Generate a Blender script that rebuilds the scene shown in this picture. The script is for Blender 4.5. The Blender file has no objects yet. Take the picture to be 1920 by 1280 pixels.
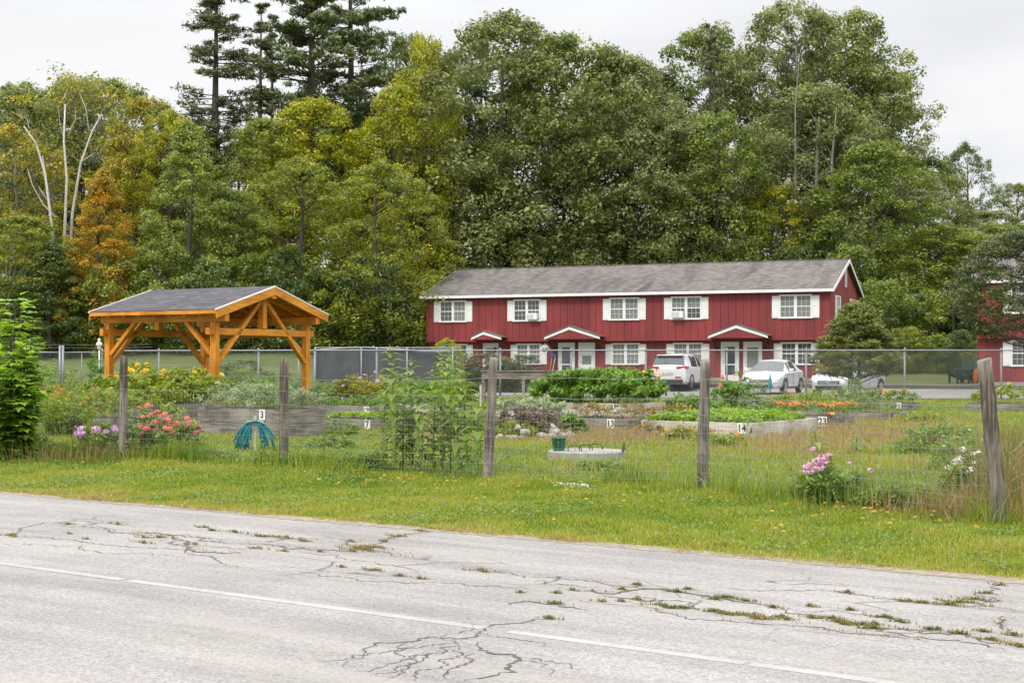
import bpy, math, random
import numpy as np
from mathutils import Vector, Matrix

# ------------------------------------------------------------------ camera, sky, sun, exposure
S = bpy.context.scene
COL = S.collection
FPX, HOR, CAMZ = 2670.0, 678.0, 1.5          # focal length and horizon in photo pixels, eye height in metres
cam_d = bpy.data.cameras.new("camera"); cam = bpy.data.objects.new("camera", cam_d); COL.objects.link(cam)
cam.location = (0, 0, CAMZ); cam.rotation_euler = (math.radians(90), 0, 0)
cam_d.sensor_width = 36; cam_d.lens = 36 * FPX / 1920; cam_d.shift_y = (HOR - 640) / 1920
cam_d.clip_start = .1; cam_d.clip_end = 3000
S.camera = cam
SUN_EL, SUN_AZ = math.radians(48), math.radians(215)   # azimuth measured from +Y towards +X (behind the camera, left)
W = bpy.data.worlds.new("World"); S.world = W; W.use_nodes = True
nt = W.node_tree; nt.nodes.clear(); N = nt.nodes.new; LK = nt.links.new
out = N('ShaderNodeOutputWorld'); bg = N('ShaderNodeBackground'); bg.inputs[1].default_value = .1
sky = N('ShaderNodeTexSky'); sky.sky_type = 'NISHITA'; sky.sun_disc = False
sky.sun_elevation = SUN_EL; sky.sun_rotation = SUN_AZ
tc = N('ShaderNodeTexCoord'); sep = N('ShaderNodeSeparateXYZ'); LK(tc.outputs['Generated'], sep.inputs[0])
mp = N('ShaderNodeMapping'); mp.inputs['Scale'].default_value = (1.5, 1.5, 5); LK(tc.outputs['Generated'], mp.inputs[0])
nz = N('ShaderNodeTexNoise'); nz.inputs['Scale'].default_value = 2.4; nz.inputs['Detail'].default_value = 7; nz.inputs['Roughness'].default_value = .52
nz.inputs['Distortion'].default_value = .35
LK(mp.outputs[0], nz.inputs['Vector'])
cr = N('ShaderNodeValToRGB'); cr.color_ramp.elements[0].position = .36; cr.color_ramp.elements[0].color = (7.3, 7.35, 7.55, 1)
cr.color_ramp.elements[1].position = .60; cr.color_ramp.elements[1].color = (8.6, 8.6, 8.6, 1)
LK(nz.outputs['Fac'], cr.inputs[0])
zg = N('ShaderNodeMapRange'); zg.inputs['From Min'].default_value = .22; zg.inputs['From Max'].default_value = .9
zg.inputs['To Min'].default_value = 1.0; zg.inputs['To Max'].default_value = 3.1; LK(sep.outputs['Z'], zg.inputs['Value'])
mu = N('ShaderNodeVectorMath'); mu.operation = 'SCALE'; LK(cr.outputs[0], mu.inputs[0]); LK(zg.outputs[0], mu.inputs['Scale'])
mx = N('ShaderNodeMixRGB'); mx.inputs[0].default_value = .93; LK(sky.outputs[0], mx.inputs[1]); LK(mu.outputs[0], mx.inputs[2])
LK(mx.outputs[0], bg.inputs[0]); LK(bg.outputs[0], out.inputs[0])
sun_d = bpy.data.lights.new("sun", 'SUN'); sun_d.energy = 1.5; sun_d.angle = math.radians(14); sun_d.color = (1, .95, .88)
sun = bpy.data.objects.new("sun", sun_d); COL.objects.link(sun); sun.location = (0, -10, 40)
sdir = Vector((math.sin(SUN_AZ) * math.cos(SUN_EL), math.cos(SUN_AZ) * math.cos(SUN_EL), math.sin(SUN_EL)))
sun.rotation_euler = sdir.to_track_quat('Z', 'Y').to_euler()
S.view_settings.view_transform = 'Standard'; S.view_settings.look = 'None'; S.view_settings.gamma = 1
S.view_settings.exposure = 0.22
S.cycles.max_bounces = 6; S.cycles.diffuse_bounces = 3; S.cycles.transmission_bounces = 3; S.cycles.glossy_bounces = 2

R = random.Random(7); G = np.random.default_rng(11)
PI = math.pi

# ------------------------------------------------------------------ terrain
def sst(x, a, b):
    t = np.clip((np.asarray(x, float) - a) / (b - a), 0, 1); return t * t * (3 - 2 * t)
def gz(x, y):
    x = np.asarray(x, float); y = np.asarray(y, float)
    A = .28 * sst(y, 21, 45)
    Wd = y + .41 * (x - 6)
    B = np.interp(Wd, [0, 50, 54, 68, 73, 78, 86, 100, 140, 200], [.28, .25, .1, .1, .38, .5, .95, 2.2, 7, 12])
    B = B + np.clip(y - 50, 0, 40) * .05 * sst(-x, 6, 12)
    t = sst(y, 46, 52)
    return (1 - t) * A + t * B
def gz1(x, y): return float(gz(x, y))
def kx(px): return (px - 960) / FPX
def at(px, Y): return kx(px) * Y, Y
def zpx(py, Y): return CAMZ + (HOR - py) * Y / FPX
def gp(px, py):                      # ground point seen at a photo pixel
    Y = 8.0
    for _ in range(60):
        x, y = kx(px) * Y, Y
        Yn = (CAMZ - gz1(x, y)) * FPX / (py - HOR)
        Y += .5 * (Yn - Y)
    return kx(px) * Y, Y
RU = (-.817, .577); RN = (.577, .817)    # along the road (to the left), away from the road
def qd(x, y): return x * RN[0] + (y - 12.1) * RN[1]
def rp(q, s):                        # road frame: q across (0 = asphalt edge), s along to the left
    return RN[0] * q + RU[0] * s, 12.1 + RN[1] * q + RU[1] * s
def sn(x, y, f=1., seed=0):          # smooth patchy noise, about -1..1
    r = np.random.default_rng(seed); v = 0; a = 1
    for o in range(4):
        for k in range(3):
            th = r.uniform(0, 2 * PI); ph = r.uniform(0, 9)
            v = v + a * np.sin(f * (np.cos(th) * x + np.sin(th) * y) + ph + 1.3 * np.sin(f * .7 * (np.sin(th) * x - np.cos(th) * y) + ph))
        f *= 1.9; a *= .6
    return v / 4.2

# ------------------------------------------------------------------ materials
def newmat(name):
    m = bpy.data.materials.new(name); m.use_nodes = True
    t = m.node_tree; t.nodes.clear()
    o = t.nodes.new('ShaderNodeOutputMaterial'); b = t.nodes.new('ShaderNodeBsdfPrincipled')
    t.links.new(b.outputs[0], o.inputs[0]); return m, t, b, o
def rgba(c): return (c[0], c[1], c[2], 1)
def plain(name, c, rough=.6, metal=0, spec=.5, var=.12, scale=8, bump=0, stretch=(1, 1, 1), trans=0):
    m, t, b, o = newmat(name)
    b.inputs['Roughness'].default_value = rough; b.inputs['Metallic'].default_value = metal
    b.inputs['Specular IOR Level'].default_value = spec
    tc = t.nodes.new('ShaderNodeTexCoord'); mp = t.nodes.new('ShaderNodeMapping'); mp.inputs['Scale'].default_value = stretch
    t.links.new(tc.outputs['Object'], mp.inputs[0])
    n = t.nodes.new('ShaderNodeTexNoise'); n.inputs['Scale'].default_value = scale; n.inputs['Detail'].default_value = 6; n.inputs['Roughness'].default_value = .6
    t.links.new(mp.outputs[0], n.inputs['Vector'])
    r = t.nodes.new('ShaderNodeValToRGB'); r.color_ramp.elements[0].position = .3; r.color_ramp.elements[1].position = .7
    r.color_ramp.elements[0].color = rgba([v * (1 - var) for v in c]); r.color_ramp.elements[1].color = rgba([min(1, v * (1 + var)) for v in c])
    t.links.new(n.outputs['Fac'], r.inputs[0]); t.links.new(r.outputs[0], b.inputs['Base Color'])
    if bump:
        bp = t.nodes.new('ShaderNodeBump'); bp.inputs['Strength'].default_value = bump; bp.inputs['Distance'].default_value = .01
        t.links.new(n.outputs['Fac'], bp.inputs['Height']); t.links.new(bp.outputs[0], b.inputs['Normal'])
    return m
def leafmat(name, cols, rough=.42, trans=.32, spec=.5):
    """colour by the 'tint' value each leaf carries (in leaf clumps paler towards the top)"""
    m, t, b, o = newmat(name)
    a = t.nodes.new('ShaderNodeAttribute'); a.attribute_name = 'tint'
    r = t.nodes.new('ShaderNodeValToRGB'); e = r.color_ramp.elements
    while len(e) < len(cols): e.new(.5)
    for i, c in enumerate(cols):
        e[i].position = i / (len(cols) - 1); e[i].color = rgba(c)
    t.links.new(a.outputs['Fac'], r.inputs[0]); t.links.new(r.outputs[0], b.inputs['Base Color'])
    b.inputs['Roughness'].default_value = rough; b.inputs['Specular IOR Level'].default_value = spec
    if trans:
        tr = t.nodes.new('ShaderNodeBsdfTranslucent'); ms = t.nodes.new('ShaderNodeMixShader'); ms.inputs[0].default_value = trans
        hs = t.nodes.new('ShaderNodeHueSaturation'); hs.inputs['Value'].default_value = 1.35; hs.inputs['Saturation'].default_value = 1.1
        t.links.new(r.outputs[0], hs.inputs['Color']); t.links.new(hs.outputs[0], tr.inputs['Color'])
        t.links.new(b.outputs[0], ms.inputs[1]); t.links.new(tr.outputs[0], ms.inputs[2]); t.links.new(ms.outputs[0], o.inputs[0])
    return m
def woodmat(name, c1, c2, axis=0, rough=.75, sc=3, bump=.4, spec=.3):
    m, t, b, o = newmat(name)
    st = [14., 14., 14.]; st[axis] = .9
    tc = t.nodes.new('ShaderNodeTexCoord'); mp = t.nodes.new('ShaderNodeMapping'); mp.inputs['Scale'].default_value = st
    t.links.new(tc.outputs['Object'], mp.inputs[0])
    n = t.nodes.new('ShaderNodeTexNoise'); n.inputs['Scale'].default_value = sc; n.inputs['Detail'].default_value = 8; n.inputs['Distortion'].default_value = .4
    t.links.new(mp.outputs[0], n.inputs['Vector'])
    n2 = t.nodes.new('ShaderNodeTexNoise'); n2.inputs['Scale'].default_value = 1.3; n2.inputs['Detail'].default_value = 4
    t.links.new(tc.outputs['Object'], n2.inputs['Vector'])
    ad = t.nodes.new('ShaderNodeMath'); ad.operation = 'ADD'; t.links.new(n.outputs['Fac'], ad.inputs[0]); t.links.new(n2.outputs['Fac'], ad.inputs[1])
    r = t.nodes.new('ShaderNodeValToRGB'); r.color_ramp.elements[0].position = .78 / 2 + .02; r.color_ramp.elements[1].position = .6
    hl = t.nodes.new('ShaderNodeMath'); hl.operation = 'MULTIPLY'; hl.inputs[1].default_value = .5; t.links.new(ad.outputs[0], hl.inputs[0])
    r.color_ramp.elements[0].color = rgba(c1); r.color_ramp.elements[1].color = rgba(c2)
    t.links.new(hl.outputs[0], r.inputs[0]); t.links.new(r.outputs[0], b.inputs['Base Color'])
    b.inputs['Roughness'].default_value = rough; b.inputs['Specular IOR Level'].default_value = spec
    bp = t.nodes.new('ShaderNodeBump'); bp.inputs['Strength'].default_value = bump; bp.inputs['Distance'].default_value = .008
    t.links.new(n.outputs['Fac'], bp.inputs['Height']); t.links.new(bp.outputs[0], b.inputs['Normal'])
    return m

M = {}
M['white'] = plain('white_paint', (.78, .78, .77), .5, var=.05, scale=3)
M['red'] = plain('red_siding', (.222, .030, .031), .6, var=.34, scale=.8, stretch=(1, 1, .25))
M['redtrim'] = plain('dark_red_trim', (.12, .018, .02), .6)
M['glass'] = plain('window_glass', (.05, .06, .065), .06, spec=.8, var=.5, scale=2.2)
M['curtain'] = plain('net_curtain', (.20, .21, .20), .5, var=.45, scale=9, stretch=(6, 6, .3))
M['carglass'] = plain('car_glass', (.05, .06, .06), .03, spec=1, var=.2, scale=2)
M['carwhite'] = plain('white_car_paint', (.66, .665, .68), .22, var=.02, spec=.6)
M['carsilver'] = plain('silver_car_paint', (.44, .455, .49), .25, var=.02, spec=.7)
M['black'] = plain('black_plastic', (.02, .02, .022), .5)
M['rubber'] = plain('tyre_rubber', (.025, .025, .025), .85)
M['rim'] = plain('alloy', (.5, .5, .52), .3, metal=.7)
M['redlight'] = plain('red_lens', (.45, .015, .02), .15, var=.2)
M['lens'] = plain('clear_lens', (.75, .76, .78), .1, var=.2)
M['galv'] = plain('galvanised_steel', (.27, .285, .30), .45, metal=.35, var=.12, scale=12)
M['wire'] = plain('fence_wire', (.30, .305, .31), .5, metal=.3)
M['fabric'] = plain('dark_screen_fabric', (.07, .073, .085), .8, var=.25, scale=2)
M['timber'] = woodmat('stained_timber_x', (.47, .165, .014), (.80, .34, .035), 0, .5, 2.2, .12)
M['timberz'] = woodmat('stained_timber_z', (.47, .165, .014), (.80, .34, .035), 2, .5, 2.2, .12)
M['timbery'] = woodmat('stained_timber_y', (.47, .165, .014), (.80, .34, .035), 1, .5, 2.2, .12)
M['underroof'] = woodmat('pine_decking', (.38, .15, .025), (.52, .23, .05), 0, .6, 2, .15)
M['post'] = woodmat('weathered_post', (.075, .06, .048), (.30, .262, .22), 2, .9, 3, 1.0)
M['bedx'] = woodmat('grey_board_x', (.12, .105, .088), (.33, .30, .26), 0, .85, 2.4, .5)
M['bedlight'] = woodmat('pale_board_x', (.40, .36, .30), (.66, .61, .53), 0, .85, 2.4, .5)
M['bedxy'] = woodmat('grey_board_y', (.12, .105, .088), (.33, .30, .26), 1, .85, 2.4, .5)
M['bedlighty'] = woodmat('pale_board_y', (.40, .36, .30), (.66, .61, .53), 1, .85, 2.4, .5)
M['soil'] = plain('bed_soil', (.06, .042, .03), .95, var=.4, scale=20, bump=.8)
M['bark'] = plain('bark', (.085, .07, .058), .9, var=.4, scale=5, stretch=(4, 4, .6), bump=.8)
M['palebark'] = plain('pale_bark', (.22, .20, .17), .9, var=.35, scale=4, stretch=(3, 3, .7), bump=.6)
M['birch'] = plain('birch_bark', (.55, .52, .48), .8, var=.3, scale=3, stretch=(.8, .8, 6))
M['stem'] = plain('green_stem', (.10, .15, .04), .6)
M['drystem'] = plain('dry_stem', (.10, .075, .05), .8)
M['concrete'] = plain('concrete', (.30, .285, .26), .9, var=.22, scale=7, bump=.4)
M['rock'] = plain('field_stone', (.34, .31, .285), .9, var=.45, scale=6, bump=.6)
M['gravel'] = plain('pale_gravel', (.46, .44, .43), .9, var=.35, scale=25, bump=.5)
M['sheet'] = plain('white_plastic_sheet', (.68, .67, .68), .5, var=.15, scale=12)
M['bucket'] = plain('green_plastic', (.006, .13, .055), .35, var=.1)
M['greenplastic'] = plain('dark_green_plastic', (.012, .05, .04), .45)
M['orange'] = plain('orange_plastic', (.55, .12, .02), .5)
M['hose'] = plain('teal_hose', (.012, .22, .27), .4, var=.2)
M['yellowp'] = plain('yellow_paint', (.6, .35, .03), .5)
M['bluep'] = plain('blue_paint', (.03, .09, .35), .5)
M['redplastic'] = plain('red_plastic', (.55, .02, .02), .35)
M['crack'] = plain('crack_dirt', (.10, .088, .075), .95, var=.5, scale=30)
M['dirt'] = plain('pale_dirt', (.26, .22, .165), .95, var=.35, scale=14, bump=.5)
M['kerb'] = plain('kerb_asphalt', (.10, .095, .09), .9, var=.2)

# asphalt: pale worn aggregate with dark stones, long wear streaks and fine crazing
def asphalt(name, base=(.302, .286, .277), crack=True):
    m, t, b, o = newmat(name); L = t.links.new; Nn = t.nodes.new
    g = Nn('ShaderNodeNewGeometry')
    mp = Nn('ShaderNodeMapping'); mp.vector_type = 'TEXTURE'; mp.inputs['Rotation'].default_value = (0, 0, math.radians(-35.2)); L(g.outputs['Position'], mp.inputs[0])
    agg = Nn('ShaderNodeTexVoronoi'); agg.inputs['Scale'].default_value = 75; L(mp.outputs[0], agg.inputs['Vector'])
    r1 = Nn('ShaderNodeValToRGB'); r1.color_ramp.elements[0].color = (.74, .735, .73, 1); r1.color_ramp.elements[1].color = (1.2, 1.195, 1.19, 1)
    sepc = Nn('ShaderNodeSeparateColor'); L(agg.outputs['Color'], sepc.inputs[0]); L(sepc.outputs[0], r1.inputs[0])
    big = Nn('ShaderNodeTexNoise'); big.inputs['Scale'].default_value = .45; big.inputs['Detail'].default_value = 5; L(mp.outputs[0], big.inputs['Vector'])
    st = Nn('ShaderNodeMapping'); st.inputs['Scale'].default_value = (.25, 2.2, 1); L(mp.outputs[0], st.inputs[0])
    strk = Nn('ShaderNodeTexNoise'); strk.inputs['Scale'].default_value = 1.4; strk.inputs['Detail'].default_value = 6; strk.inputs['Roughness'].default_value = .6; L(st.outputs[0], strk.inputs['Vector'])
    r2 = Nn('ShaderNodeValToRGB'); r2.color_ramp.elements[0].position = .41; r2.color_ramp.elements[1].position = .59
    r2.color_ramp.elements[0].color = rgba([c * .83 for c in base]); r2.color_ramp.elements[1].color = rgba([c * 1.14 for c in base])
    ad = Nn('ShaderNodeMath'); ad.operation = 'MULTIPLY_ADD'; ad.inputs[1].default_value = .5; L(big.outputs['Fac'], ad.inputs[0])
    hf = Nn('ShaderNodeMath'); hf.operation = 'MULTIPLY'; hf.inputs[1].default_value = .5; L(strk.outputs['Fac'], hf.inputs[0]); L(hf.outputs[0], ad.inputs[2])
    L(ad.outputs[0], r2.inputs[0])
    mm = Nn('ShaderNodeMixRGB'); mm.blend_type = 'MULTIPLY'; mm.inputs[0].default_value = 1; L(r2.outputs[0], mm.inputs[1]); L(r1.outputs[0], mm.inputs[2])
    last = mm.outputs[0]
    sp = Nn('ShaderNodeTexVoronoi'); sp.inputs['Scale'].default_value = 9; sp.inputs['Randomness'].default_value = 1; L(mp.outputs[0], sp.inputs['Vector'])
    rs = Nn('ShaderNodeValToRGB'); rs.color_ramp.elements[0].position = .045; rs.color_ramp.elements[0].color = (.45, .45, .45, 1); rs.color_ramp.elements[1].position = .075; rs.color_ramp.elements[1].color = (1, 1, 1, 1)
    L(sp.outputs['Distance'], rs.inputs[0])
    m3 = Nn('ShaderNodeMixRGB'); m3.blend_type = 'MULTIPLY'; m3.inputs[0].default_value = .6; L(last, m3.inputs[1]); L(rs.outputs[0], m3.inputs[2]); last = m3.outputs[0]
    if crack:
        sd = Nn('ShaderNodeTexNoise'); sd.inputs['Scale'].default_value = 1.1; sd.inputs['Detail'].default_value = 6; sd.inputs['Roughness'].default_value = .65; L(st.outputs[0], sd.inputs['Vector'])
        sr = Nn('ShaderNodeValToRGB'); sr.color_ramp.elements[0].position = .52; sr.color_ramp.elements[1].position = .66; sr.color_ramp.elements[1].color = (.55, .55, .55, 1); L(sd.outputs['Fac'], sr.inputs[0])
        ms_ = Nn('ShaderNodeMixRGB'); L(sr.outputs[0], ms_.inputs[0]); L(last, ms_.inputs[1]); ms_.inputs[2].default_value = (.345, .320, .29, 1); last = ms_.outputs[0]
        dn = Nn('ShaderNodeTexNoise'); dn.inputs['Scale'].default_value = 2.5; dn.inputs['Detail'].default_value = 5; L(mp.outputs[0], dn.inputs['Vector'])
        dm = Nn('ShaderNodeMixRGB'); dm.inputs[0].default_value = .16; L(mp.outputs[0], dm.inputs[1]); L(dn.outputs['Color'], dm.inputs[2])
        s2 = Nn('ShaderNodeMapping'); s2.inputs['Scale'].default_value = (.9, 2.6, 1); L(dm.outputs[0], s2.inputs[0])
        vc = Nn('ShaderNodeTexVoronoi'); vc.feature = 'DISTANCE_TO_EDGE'; vc.inputs['Scale'].default_value = 1.15; L(s2.outputs[0], vc.inputs['Vector'])
        rc = Nn('ShaderNodeValToRGB'); rc.color_ramp.elements[0].position = .004; rc.color_ramp.elements[0].color = (1, 1, 1, 1); rc.color_ramp.elements[1].position = .02; rc.color_ramp.elements[1].color = (0, 0, 0, 1)
        L(vc.outputs['Distance'], rc.inputs[0])
        # only in the broken shoulder and only in patches
        sx = Nn('ShaderNodeSeparateXYZ'); L(mp.outputs[0], sx.inputs[0])
        pm = Nn('ShaderNodeTexNoise'); pm.inputs['Scale'].default_value = .8; pm.inputs['Detail'].default_value = 2; L(mp.outputs[0], pm.inputs['Vector'])
        pr = Nn('ShaderNodeValToRGB'); pr.color_ramp.elements[0].position = .48; pr.color_ramp.elements[1].position = .62; L(pm.outputs['Fac'], pr.inputs[0])
        off = 12.1 * RN[1]
        band = Nn('ShaderNodeMapRange'); band.interpolation_type = 'SMOOTHSTEP'
        dq = Nn('ShaderNodeMath'); dq.operation = 'SUBTRACT'; dq.inputs[1].default_value = off - 1.7; L(sx.outputs['Y'], dq.inputs[0])
        ab = Nn('ShaderNodeMath'); ab.operation = 'ABSOLUTE'; L(dq.outputs[0], ab.inputs[0])
        band.inputs['From Min'].default_value = .6; band.inputs['From Max'].default_value = 1.3; band.inputs['To Min'].default_value = 1; band.inputs['To Max'].default_value = .12
        L(ab.outputs[0], band.inputs['Value'])
        q1 = Nn('ShaderNodeMath'); q1.operation = 'MULTIPLY'; L(rc.outputs[0], q1.inputs[0]); L(pr.outputs[0], q1.inputs[1])
        q2 = Nn('ShaderNodeMath'); q2.operation = 'MULTIPLY'; L(q1.outputs[0], q2.inputs[0]); L(band.outputs[0], q2.inputs[1])
        q3 = Nn('ShaderNodeMath'); q3.operation = 'MULTIPLY'; q3.inputs[1].default_value = .75; L(q2.outputs[0], q3.inputs[0])
        m4 = Nn('ShaderNodeMixRGB'); L(q3.outputs[0], m4.inputs[0]); L(last, m4.inputs[1]); m4.inputs[2].default_value = (.07, .062, .055, 1); last = m4.outputs[0]
    L(last, b.inputs['Base Color']); b.inputs['Roughness'].default_value = .9; b.inputs['Specular IOR Level'].default_value = .25
    bp = Nn('ShaderNodeBump'); bp.inputs['Strength'].default_value = .5; bp.inputs['Distance'].default_value = .004
    L(sepc.outputs[0], bp.inputs['Height']); L(bp.outputs[0], b.inputs['Normal'])
    return m
M['asphalt'] = asphalt('worn_asphalt'); M['asphalt2'] = asphalt('parking_asphalt', (.235, .222, .217), False)

def linepaint():
    m, t, b, o = newmat('worn_road_paint'); L = t.links.new; Nn = t.nodes.new
    g = Nn('ShaderNodeNewGeometry'); n = Nn('ShaderNodeTexNoise'); n.inputs['Scale'].default_value = 38; n.inputs['Detail'].default_value = 6; L(g.outputs['Position'], n.inputs['Vector'])
    n2 = Nn('ShaderNodeTexNoise'); n2.inputs['Scale'].default_value = 1.8; L(g.outputs['Position'], n2.inputs['Vector'])
    s = Nn('ShaderNodeMath'); s.operation = 'MULTIPLY_ADD'; s.inputs[1].default_value = .6; L(n2.outputs['Fac'], s.inputs[0])
    h = Nn('ShaderNodeMath'); h.operation = 'MULTIPLY'; h.inputs[1].default_value = .6; L(n.outputs['Fac'], h.inputs[0]); L(h.outputs[0], s.inputs[2])
    r = Nn('ShaderNodeValToRGB'); r.color_ramp.elements[0].position = .54; r.color_ramp.elements[0].color = (.34, .325, .315, 1); r.color_ramp.elements[1].position = .68; r.color_ramp.elements[1].color = (.40, .385, .37, 1)
    L(s.outputs[0], r.inputs[0]); L(r.outputs[0], b.inputs['Base Color']); b.inputs['Roughness'].default_value = .8
    return m
M['line'] = linepaint()

def groundmat():
    m, t, b, o = newmat('grassy_ground'); L = t.links.new; Nn = t.nodes.new
    g = Nn('ShaderNodeNewGeometry')
    n = Nn('ShaderNodeTexNoise'); n.inputs['Scale'].default_value = .35; n.inputs['Detail'].default_value = 8; n.inputs['Roughness'].default_value = .65; L(g.outputs['Position'], n.inputs['Vector'])
    r = Nn('ShaderNodeValToRGB'); e = r.color_ramp.elements; e[0].position = .3; e[0].color = (.06, .085, .018, 1); e[1].position = .75; e[1].color = (.17, .13, .06, 1)
    e.new(.5).color = (.10, .13, .025, 1); L(n.outputs['Fac'], r.inputs[0])
    f = Nn('ShaderNodeTexNoise'); f.inputs['Scale'].default_value = 22; f.inputs['Detail'].default_value = 5; L(g.outputs['Position'], f.inputs['Vector'])
    fr = Nn('ShaderNodeValToRGB'); fr.color_ramp.elements[0].position = .3; fr.color_ramp.elements[0].color = (.5, .5, .5, 1); fr.color_ramp.elements[1].position = .7; fr.color_ramp.elements[1].color = (1.3, 1.3, 1.3, 1); L(f.outputs['Fac'], fr.inputs[0])
    mm = Nn('ShaderNodeMixRGB'); mm.blend_type = 'MULTIPLY'; mm.inputs[0].default_value = 1; L(r.outputs[0], mm.inputs[1]); L(fr.outputs[0], mm.inputs[2])
    L(mm.outputs[0], b.inputs['Base Color']); b.inputs['Roughness'].default_value = .95
    bp = Nn('ShaderNodeBump'); bp.inputs['Strength'].default_value = 1; bp.inputs['Distance'].default_value = .03; L(f.outputs['Fac'], bp.inputs['Height']); L(bp.outputs[0], b.inputs['Normal'])
    return m
M['ground'] = groundmat()

def shingle(name, c, stain, courses=7.0, cs=.3):
    """roof shingles laid in courses (object z), tabs of mixed tone, dark algae streaks running downslope"""
    m, t, b, o = newmat(name); L = t.links.new; Nn = t.nodes.new
    tc = Nn('ShaderNodeTexCoord'); mp = Nn('ShaderNodeMapping'); L(tc.outputs['UV'], mp.inputs[0])
    br = Nn('ShaderNodeTexBrick'); br.inputs['Scale'].default_value = 1; br.inputs['Brick Width'].default_value = cs; br.inputs['Row Height'].default_value = 1 / courses
    br.inputs['Mortar Size'].default_value = .008; br.inputs['Color1'].default_value = rgba([v * .72 for v in c]); br.inputs['Color2'].default_value = rgba([v * 1.25 for v in c])
    br.inputs['Mortar'].default_value = rgba([v * .45 for v in c]); L(mp.outputs[0], br.inputs['Vector'])
    s = Nn('ShaderNodeMapping'); s.inputs['Scale'].default_value = (.9, .22, 1); s.inputs['Rotation'].default_value = (0, 0, .12); L(tc.outputs['UV'], s.inputs[0])
    n = Nn('ShaderNodeTexNoise'); n.inputs['Scale'].default_value = 1.1; n.inputs['Detail'].default_value = 6; n.inputs['Roughness'].default_value = .62; n.inputs['Distortion'].default_value = .5; L(s.outputs[0], n.inputs['Vector'])
    r = Nn('ShaderNodeValToRGB'); r.color_ramp.elements[0].position = .50; r.color_ramp.elements[1].position = .72; L(n.outputs['Fac'], r.inputs[0])
    sc = Nn('ShaderNodeMath'); sc.operation = 'MULTIPLY'; sc.inputs[1].default_value = .75; L(r.outputs[0], sc.inputs[0])
    mx = Nn('ShaderNodeMixRGB'); L(sc.outputs[0], mx.inputs[0]); L(br.outputs['Color'], mx.inputs[1]); mx.inputs[2].default_value = rgba(stain)
    f = Nn('ShaderNodeTexNoise'); f.inputs['Scale'].default_value = 30; f.inputs['Detail'].default_value = 3; L(tc.outputs['UV'], f.inputs['Vector'])
    fr = Nn('ShaderNodeValToRGB'); fr.color_ramp.elements[0].color = (.6, .6, .6, 1); fr.color_ramp.elements[1].color = (1.35, 1.35, 1.35, 1); L(f.outputs['Fac'], fr.inputs[0])
    mm = Nn('ShaderNodeMixRGB'); mm.blend_type = 'MULTIPLY'; mm.inputs[0].default_value = .8; L(mx.outputs[0], mm.inputs[1]); L(fr.outputs[0], mm.inputs[2])
    L(mm.outputs[0], b.inputs['Base Color']); b.inputs['Roughness'].default_value = .92; b.inputs['Specular IOR Level'].default_value = .2
    return m
M['shingle'] = shingle('weathered_shingles', (.175, .16, .148), (.055, .045, .045))
M['shingle2'] = shingle('charcoal_shingles', (.105, .10, .112), (.07, .066, .078), 8, .3)

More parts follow.
